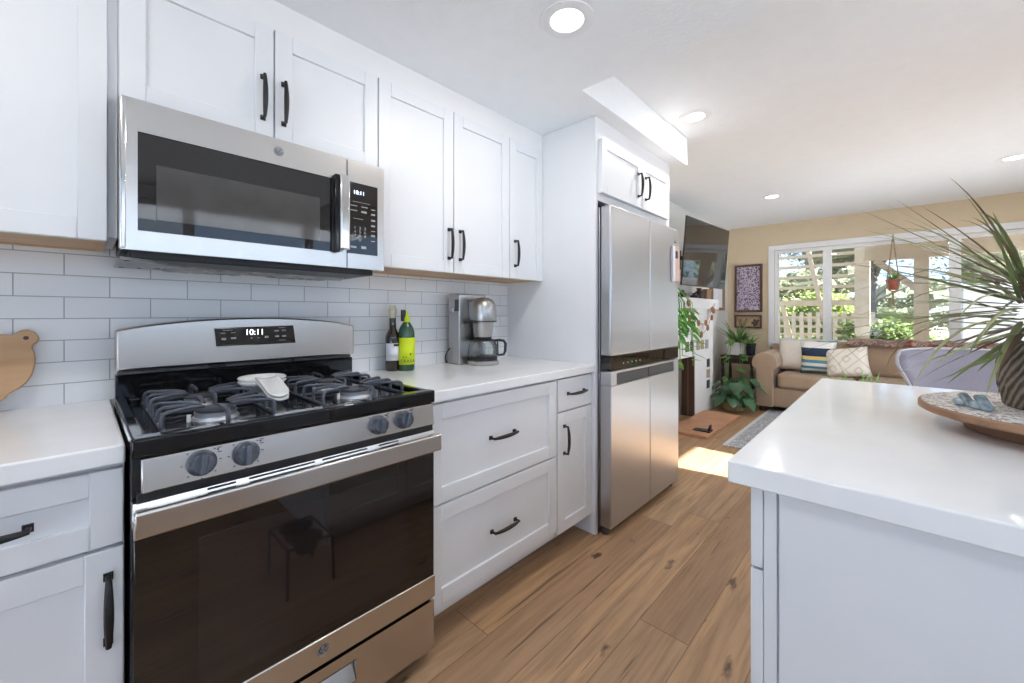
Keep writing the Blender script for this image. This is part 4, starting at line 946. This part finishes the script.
MB().prism([(-.365, .030), (-.525, .030), (-.525, .046), (-.365, .036)], 'x', 4.10, 4.20).build('plate', 'boot', t)
MB().prism([(-.495, .042), (-.525, .042), (-.525, .098), (-.515, .100)], 'x', 4.13, 4.17).build('fin', 'boot', t)
# mantel things
def small(name, label, cat, loc, parts, group=None):
    t = thing(name, label, cat, loc, 0, group)
    for nm, mb, mt in parts: mb.build(nm, mt, t)
    return t
small('wooden_box', 'small brown wooden box on the mantel under the television', 'box', (5.28, -.11, 1.365), [('box', MB().box(5.20, 5.37, -.15, -.07, 1.365, 1.475), 'framew'), ('lid', MB().box(5.195, 5.375, -.155, -.065, 1.475, 1.49), 'framew')])
def mant(x, r, h, label):
    t = thing('mantel_ornament', label, 'ornament', (x, -.12, 1.365), 0, 'dark ornaments on the mantel')
    MB().lathe([(0, 0), (r * .8, 0), (r, h * .3), (r * .9, h * .65), (r * .4, h * .85), (r * .45, h), (0, h)], (x, -.12, 1.365), 24).build('body', 'legw', t)
    MB().lathe([(r * .5, h), (r * .55, h + .008), (0, h + .014)], (x, -.12, 1.365), 20).build('lid', 'boot', t)
mant(5.02, .06, .12, 'tallest dark round ornament on the mantel, next to the wooden box')
mant(4.86, .05, .055, 'low dark ornament in the middle of the mantel')
mant(4.48, .05, .07, 'dark ornament at the fridge end of the mantel')
t = thing('picture_frame', 'brown wooden frame on the wall right of the television', 'picture frame', (6.03, -.02, 1.49))
m = MB().box(5.76, 5.80, -.045, -.002, 1.235, 1.75).box(6.27, 6.31, -.045, -.002, 1.235, 1.75).box(5.80, 6.27, -.045, -.002, 1.235, 1.275).box(5.80, 6.27, -.045, -.002, 1.71, 1.75); m.build('frame', 'framew', t, bev=.004)
MB().box(5.795, 6.275, -.02, -.004, 1.27, 1.715).build('picture', 'paper', t)
# garland of dried slices hanging from the mantel
t = thing('garland', 'string of dried orange slices draped from the mantel', 'garland', (4.9, -.21, 1.24))
def sag(a, b, d, n=14):
    a, b = Vector(a), Vector(b); return [a.lerp(b, i / n) + Vector((0, 0, -d * (1 - (2 * i / n - 1) ** 2))) for i in range(n + 1)]
gy = -.208; lines = [sag((4.30, gy, 1.30), (5.32, gy, 1.32), .36), sag((4.42, gy, 1.30), (5.26, gy, 1.30), .24)]
m = MB()
for l in lines: m.tube(l, .003, 6)
m.build('string', 'jute', t)
for l, ks in ((lines[0], (1, 2, 4, 7, 10, 12, 13)), (lines[1], (0, 2, 5, 9, 13))):
    for k in ks:
        p = l[k]; MB().lathe([(0, -.006), (.034, -.006), (.036, 0), (.034, .006), (0, .006)], (p.x, p.y - .008, p.z), 20, 'y').build('orange_slice', 'orange', t)
# wall art on the beige wall
t = thing('wall_art', 'tall violet and white floral panel in a dark frame on the beige wall', 'picture', (6.58, -.28, 1.55))
m = MB().box(6.555, 6.598, -.458, -.430, 1.212, 1.897).box(6.555, 6.598, -.132, -.104, 1.212, 1.897).box(6.555, 6.598, -.430, -.132, 1.212, 1.240).box(6.555, 6.598, -.430, -.132, 1.869, 1.897); m.build('frame', 'frame', t, bev=.004)
MB().box(6.572, 6.59, -.432, -.130, 1.238, 1.871).build('print', 'art', t)
t = thing('shadow_box', 'small dark wall frame with dried decoration below the floral panel', 'picture', (6.58, -.28, 1.07))
m = MB().box(6.555, 6.598, -.452, -.430, .98, 1.172).box(6.555, 6.598, -.124, -.102, .98, 1.172).box(6.555, 6.598, -.430, -.124, .98, 1.002).box(6.555, 6.598, -.430, -.124, 1.150, 1.172); m.build('frame', 'frame', t, bev=.003)
MB().box(6.585, 6.596, -.432, -.122, 1.0, 1.152).build('backing', 'backing', t)
m = MB(); r2 = random.Random(3)
for i in range(9): m.ell((6.572, -.37 + r2.uniform(-.035, .035), 1.045 + r2.uniform(-.03, .06)), .008, .018, .018, 10, 6)
for i in range(6): m.tube([(6.575, -.2 + r2.uniform(-.05, .05), 1.005), (6.572, -.2 + r2.uniform(-.07, .07), 1.12)], .003, 6)
m.build('dried_flowers', 'frame', t)
# leaf makers
def leaf(m, p, az, el, L, w, cup=.15, split=0):
    """flat heart-shaped leaf with a fold along the midrib; split>0 notches the margin"""
    p = Vector(p); d = Vector((math.cos(el) * math.cos(az), math.cos(el) * math.sin(az), math.sin(el))); s = Vector((-math.sin(az), math.cos(az), 0)); n = d.cross(s)
    prof = [(0, .0), (-.08, .55), (.06, .90), (.25, 1.0), (.45, .90), (.65, .66), (.85, .32), (1, 0)]; mid = []; lf = []; rt = []
    for i, (u, q) in enumerate(prof):
        qq = q * (1 - (split if i in (3, 5) else 0)); drop = -.22 * max(0, u) ** 2 * L
        c = p + d * (max(u, 0) * L) + n * drop * -1 * 0 + Vector((0, 0, drop)); e = p + d * (u * L) + Vector((0, 0, drop))
        mid.append(m.bm.verts.new(c)); lf.append(m.bm.verts.new(e + s * (qq * w / 2) + n * (-cup * qq * w))); rt.append(m.bm.verts.new(e - s * (qq * w / 2) + n * (-cup * qq * w)))
    for i in range(len(prof) - 1):
        m._face([mid[i], lf[i], lf[i + 1], mid[i + 1]]); m._face([mid[i], mid[i + 1], rt[i + 1], rt[i]])
# plant table in the corner, with its potted plant
t = thing('side_table', 'dark wooden corner table under the white-potted plant', 'table', (6.12, -.29, 0))
MB().box(5.93, 6.32, -.49, -.09, .60, .63).build('table_top', 'legw', t, bev=.004)
for x in (5.955, 6.295):
    for y in (-.465, -.115): MB().lathe([(.016, 0), (.02, .1), (.013, .14), (.022, .2), (.022, .42), (.014, .46), (.022, .52), (.022, .60)], (x, y, 0), 14).build('leg', 'legw', t)
MB().box(5.96, 6.29, -.46, -.12, .18, .20).build('shelf', 'legw', t)
MB().box(5.96, 6.29, -.455, -.125, .52, .60).build('apron', 'legw', t)
t = thing('potted_plant', 'bushy green houseplant in a white pot on the dark corner table', 'potted plant', (6.07, -.26, .63))
MB().box(5.985, 6.16, -.36, -.16, .63, .80).build('pot', 'ceramic', t, bev=.006)
MB().box(5.995, 6.15, -.35, -.17, .795, .802).build('soil', 'soil', t)
m = MB(); r3 = random.Random(5)
for i in range(40):
    az = r3.uniform(0, 2 * PI); blade(m, (6.07 + .04 * math.cos(az), -.26 + .04 * math.sin(az), .80), az, r3.uniform(.5, 1.45), r3.uniform(.20, .38), r3.uniform(.022, .04), r3.uniform(.5, 1.5), 7)
m.build('strap_leaves', 'leaf', t, sm=80, clampy=-.02)
m = MB(); st = MB()
for i in range(6):
    az = r3.uniform(PI * .78, PI * 1.5); L = r3.uniform(.12, .55); x, y = 6.07 + .13 * math.cos(az), -.26 + .13 * math.sin(az)
    pts = [Vector((6.07, -.26, .80)), Vector((x, y, .84)), Vector((x + .10 * math.cos(az), y + .05 * math.sin(az), .74 - L * .3)), Vector((x + .14 * math.cos(az), y + .05 * math.sin(az), .74 - L))]
    st.tube(pts, .003, 6)
    for q in pts[1:]: leaf(m, q, az + r3.uniform(-.8, .8), r3.uniform(-.7, .2), r3.uniform(.09, .13), r3.uniform(.07, .10))
st.build('vine_stems', 'leafb', t); m.build('vine_leaves', 'leaf', t, sm=80, clampy=-.02)
t = thing('dark_side_pot', 'small dark round pot added as the dark side of the square white planter on the corner table', 'pot', (6.08, -.425, .63))  # added pot, stands in for the dark side of the white planter
MB().lathe([(0, 0), (.045, 0), (.05, .01), (.062, .15), (.066, .16), (.058, .16), (.054, .13), (0, .13)], (6.08, -.425, .63), 28).build('pot', 'boot', t)
m = MB()
for i in range(16): az = i * 2.4; blade(m, (6.08, -.425, .76), az, .6 + .05 * i, .20, .022, 1.0, 7)
m.build('leaves', 'leafb', t, sm=80)
t = thing('monstera_plant', 'low broad-leaved plant in a straw basket on the floor by the hearth', 'potted plant', (5.50, -.37, 0))
MB().lathe([(0, 0), (.12, 0), (.135, .02), (.15, .14), (.14, .26), (.13, .26), (.125, .22), (0, .21)], (5.50, -.37, 0), 32).build('basket', basket_mat('straw_basket', (.34, .22, .09), (.56, .42, .22), 40), t)
m = MB(); st = MB(); r4 = random.Random(9)
for i in range(24):
    az = PI * (.55 + .95 * i / 23) + r4.uniform(-.25, .25); d_ = r4.uniform(.10, .30); h = r4.uniform(.14, .42) if i % 3 else r4.uniform(.16, .24)
    q = Vector((5.50 + d_ * math.cos(az), max(-.66, -.37 + d_ * math.sin(az)), h)); q.y = min(q.y, -.22)
    st.tube([Vector((5.50, -.37, .2)), Vector((5.5, -.37, .34)).lerp(q, .4) + Vector((0, 0, .06)), q], .005, 6); leaf(m, q, az, r4.uniform(-.9, -.2), r4.uniform(.12, .17), r4.uniform(.13, .19), .10, .28)
st.build('stems', 'leafd', t); m.build('leaves', 'leafd', t, sm=80)
t = thing('trailing_plant', 'bright green trailing plant spilling off the mantel beside the fridge', 'potted plant', (3.86, -.11, 1.365))
MB().lathe([(0, .0), (.06, 0), (.07, .01), (.085, .13), (.078, .13), (.07, .11), (0, .11)], (3.86, -.11, 1.365), 28).build('pot', 'terra', t)
m = MB(); st = MB(); r5 = random.Random(21)
for i in range(15):
    x = 3.86 + r5.uniform(-.15, .44); h = r5.uniform(.62, 1.05); y = -.26 + r5.uniform(-.06, .02)
    st.tube([(3.86, -.11, 1.475), (3.86 + (x - 3.86) * .5, -.20, 1.50), (x, y, 1.30), (x, y - .01, h)], .004, 6)
    for k in range(int((1.26 - h) / .065)): leaf(m, (x + r5.uniform(-.03, .03), y + r5.uniform(-.04, .0), 1.24 - .065 * k), r5.uniform(-2.6, .4), r5.uniform(-.9, .2), r5.uniform(.09, .16), r5.uniform(.04, .06), .1)
st.build('stems', 'leafb', t); m.build('leaves', 'leafb', t, sm=80)
t = thing('leafy_plant', 'light green floor plant whose leaf tip shows above the island edge', 'potted plant', (4.3, -1.70, 0.012))
MB().lathe([(0, 0), (.09, 0), (.10, .01), (.12, .20), (.112, .20), (.105, .17), (0, .17)], (4.3, -1.70, .012), 28).build('pot', 'ceramic', t)
m = MB()
for i in range(26): az = i * 2.4; blade(m, (4.3 + .03 * math.cos(az), -1.66 + .03 * math.sin(az), .17), az, r5.uniform(1.15, 1.5), r5.uniform(.55, .66), .04, r5.uniform(.5, 1.5), 9)
m.build('leaves', 'leafb', t, sm=80)
# hanging planter in the window
hx, hy = 6.50, -1.813
t = thing('hanging_planter', 'small red pot with a spider plant in a macrame hanger at the window', 'hanging plant', (hx, hy, 1.47))
MB().lathe([(0, 1.468), (.046, 1.468), (.050, 1.475), (.064, 1.575), (.068, 1.577), (.068, 1.590), (.058, 1.590), (.056, 1.57), (0, 1.57)], (hx, hy, 0), 28).build('pot', 'terra', t)
MB().tube([(6.58, hy, 2.118), (6.54, hy, 2.118), (hx, hy, 2.125), (hx - .012, hy, 2.11), (hx, hy, 2.098)], .004, 8).build('hook', 'boot', t)
m = MB()
for k in range(4):
    a = PI / 4 + k * PI / 2; m.tube([(hx, hy, 2.10), (hx + .008 * math.cos(a), hy + .008 * math.sin(a), 2.05), (hx + .035 * math.cos(a), hy + .035 * math.sin(a), 1.85), (hx + .073 * math.cos(a), hy + .073 * math.sin(a), 1.58), (hx + .052 * math.cos(a), hy + .052 * math.sin(a), 1.468), (hx, hy, 1.44)], .006, 6)
m.ell((hx, hy, 2.05), .014, .014, .02); m.ell((hx, hy, 1.44), .014, .014, .02)
m.tube([(hx, hy, 1.44), (hx, hy, 1.34), (hx, hy, 1.28)], [.009, .012, .018], 10); m.build('macrame_hanger', 'jute', t)
m = MB()
for i in range(34): az = i * 2.4; blade(m, (hx + .02 * math.cos(az), hy + .02 * math.sin(az), 1.58), az, r5.uniform(.5, 1.45), r5.uniform(.12, .24), .014, r5.uniform(1.2, 2.8), 8)
m.build('leaves', 'leafb', t, sm=80)

# ------------------------------------------------------------------ outdoors
struct('ground_patio', MB().box(XF + .12, 60, -40, 40, -.25, -.12), 'patio')
struct('ground_yard', MB().box(-40, XF + .12, -40, YR - .12, -.25, -.12).box(-40, XB - .12, YR - .12, 40, -.25, -.12), 'yard')
t = thing('slatted_screen', 'cream wooden patio screen of horizontal slats outside the left panes', 'screen', (9.0, -.4, -.12))
for y in (.55, -1.43): MB().box(8.93, 9.07, y - .10, y + .10, -.12, 2.75).build('post', 'pwood', t, bev=.006)
for z in (2.235, 2.045, 1.85, 1.665): MB().box(8.96, 9.04, -1.35, .47, z - .025, z + .025).build('slat', 'pwood', t)
MB().box(8.95, 9.05, -1.35, .47, 1.33, 1.43).build('top_rail', 'pwood', t)
for z in (1.12, .955, .81, .62): MB().box(8.96, 9.04, -1.35, .47, z - .02, z + .02).build('slat', 'pwood', t)
for p0, p1 in (((9.0, -.66, 2.45), (9.0, -.90, 1.15)), ((9.0, -.28, 1.38), (9.0, -.47, .45))): MB().bar(p0, p1, .06, .09, (1, 0, 0)).build('brace', 'pwood', t)
t = thing('picket_fence', 'pale picket fence behind the slatted screen', 'fence', (10.4, -.6, -.12))
for z in (.25, 1.02): MB().box(10.42, 10.47, -1.60, 1.6, z, z + .09).build('rail', 'pwoodw', t)
m = MB()
for i in range(22): m.box(10.36, 10.41, -1.55 + i * .14, -1.48 + i * .14, -.12, 1.22)
m.build('pickets', 'pwoodw', t)
t = thing('patio_cover', 'cream wooden patio roof with beam and post outside the window', 'patio cover', (7.6, -2.9, -.12))
MB().box(6.73, 8.45, -6.5, -1.50, 2.40, 2.48).build('roof_boards', 'pwood', t)
MB().box(8.0, 8.14, -6.5, -1.50, 1.98, 2.28).build('beam', 'pwood', t)
for y in (-1.9, -2.7, -3.5, -4.3, -5.1): MB().box(6.75, 8.4, y - .03, y + .03, 2.28, 2.40).build('rafter', 'pwood', t)
for y in (-2.10, -5.0): MB().box(7.99, 8.15, y - .075, y + .075, -.12, 1.98).build('post', 'pwood', t)
MB().bar((8.07, -2.1, 1.5), (8.07, -1.62, 1.98), .08, .08).build('knee_brace', 'pwood', t)
t = thing('neighbour_wall', 'white clapboard shed wall outside the right-hand pane', 'shed', (10.3, -4.6, -.12))
m = MB()
for i in range(12): m.prism([(10.0, -.12 + i * .145), (10.035, -.12 + i * .145), (10.05, .025 + i * .145), (10.02, .025 + i * .145)], 'y', -6.8, -2.66)
m.build('clapboards', 'siding', t); MB().box(10.05, 11.4, -6.8, -2.68, -.12, 1.60).build('walls', 'siding', t); MB().box(9.9, 11.5, -6.9, -2.58, 1.62, 1.68).build('roof', 'trim', t)
def tree(label, x, y, h, r, mat, seed, n=3600, trunk=True, ls=.11, zc=None, tr=.13):
    t = thing('tree', label, 'tree', (x, y, -.12), 0, 'trees beyond the patio'); q = random.Random(seed)
    m = MB(); zc = zc or h * .62
    if trunk:
        m.tube([(x, y, -.12), (x + .05, y + .08, h * .3), (x - .05, y, h * .6)], [tr, tr * .8, tr * .5], 12)
        for k in range(5):
            a = k * 1.3 + seed; m.tube([(x, y, h * .35 + k * .1), (x + .5 * r * math.cos(a), y + .5 * r * math.sin(a), h * .55 + k * .15)], [tr * .4, tr * .15], 7)
        m.build('trunk', 'bark', t)
    m = MB(); cl = [(Vector((q.gauss(0, .45), q.gauss(0, .45), q.gauss(0, .4))), q.uniform(.35, .6)) for _ in range(9)]
    for c, s_ in cl:
        def core(u, v, c=c, s_=s_):
            a, b = 2 * PI * u, -PI / 2 + PI * v; d_ = Vector((math.cos(b) * math.cos(a), math.cos(b) * math.sin(a), math.sin(b)))
            p = c + d_ * s_ * (.62 + .35 * noise.noise(d_ * 2.5 + c * 9)); return (x + p.x * r, y + p.y * r, max(0, zc + p.z * (h - zc)))
        m.grid(core, 18, 10, True)
    for i in range(n):
        c, s_ = q.choice(cl); d_ = Vector((q.gauss(0, 1), q.gauss(0, 1), q.gauss(0, 1))).normalized() * s_ * q.uniform(.6, 1); p = c + d_
        P = Vector((x + p.x * r, y + p.y * r, max(.0, zc + p.z * (h - zc)))); a = Vector((q.gauss(0, 1), q.gauss(0, 1), q.gauss(0, .6))).normalized(); b = a.orthogonal().normalized(); L = ls * q.uniform(.5, 1.2)
        v = [m.bm.verts.new(P - a * L * .5), m.bm.verts.new(P + b * L * .25), m.bm.verts.new(P + a * L * .5), m.bm.verts.new(P - b * L * .25)]; m._face(v)
    m.build('foliage', mat, t, sm=0)
tree('leafy tree with a dark trunk just right of the slatted screen', 10.9, -1.56, 5.0, 1.5, 'fol2', 1, 3600, zc=2.9, tr=.09)
tree('pale olive tree behind the picket fence at far left', 16.5, 1.4, 2.95, 2.0, 'fol2', 2, 3600, zc=1.5)
tree('broad yellow-green bush low behind the fence', 12.6, -.9, 1.9, 1.3, 'fol3', 3, 4320, False, .10, .8)
tree('tall green tree beyond the patio post', 15.5, -4.2, 4.6, 2.2, 'fol', 4, 5280, zc=2.1)
tree('green bush rising above the white shed wall', 13.2, -6.4, 3.6, 1.9, 'fol', 5, 4320, False, .11, 2.0)
tree('distant bluish-green tree in the middle gap of the window', 21, -1.0, 3.3, 3.2, 'fol2', 6, 4320, zc=1.5)
tree('small bushy green shrub growing between the patio post and the slatted screen', 9.2, -1.75, 1.25, .55, 'fol', 7, 3120, False, .09, .75)
tree('dark clipped hedge directly behind the picket fence', 12.6, .6, 1.5, 1.5, 'fol2', 8, 4500, False, .09, .65)
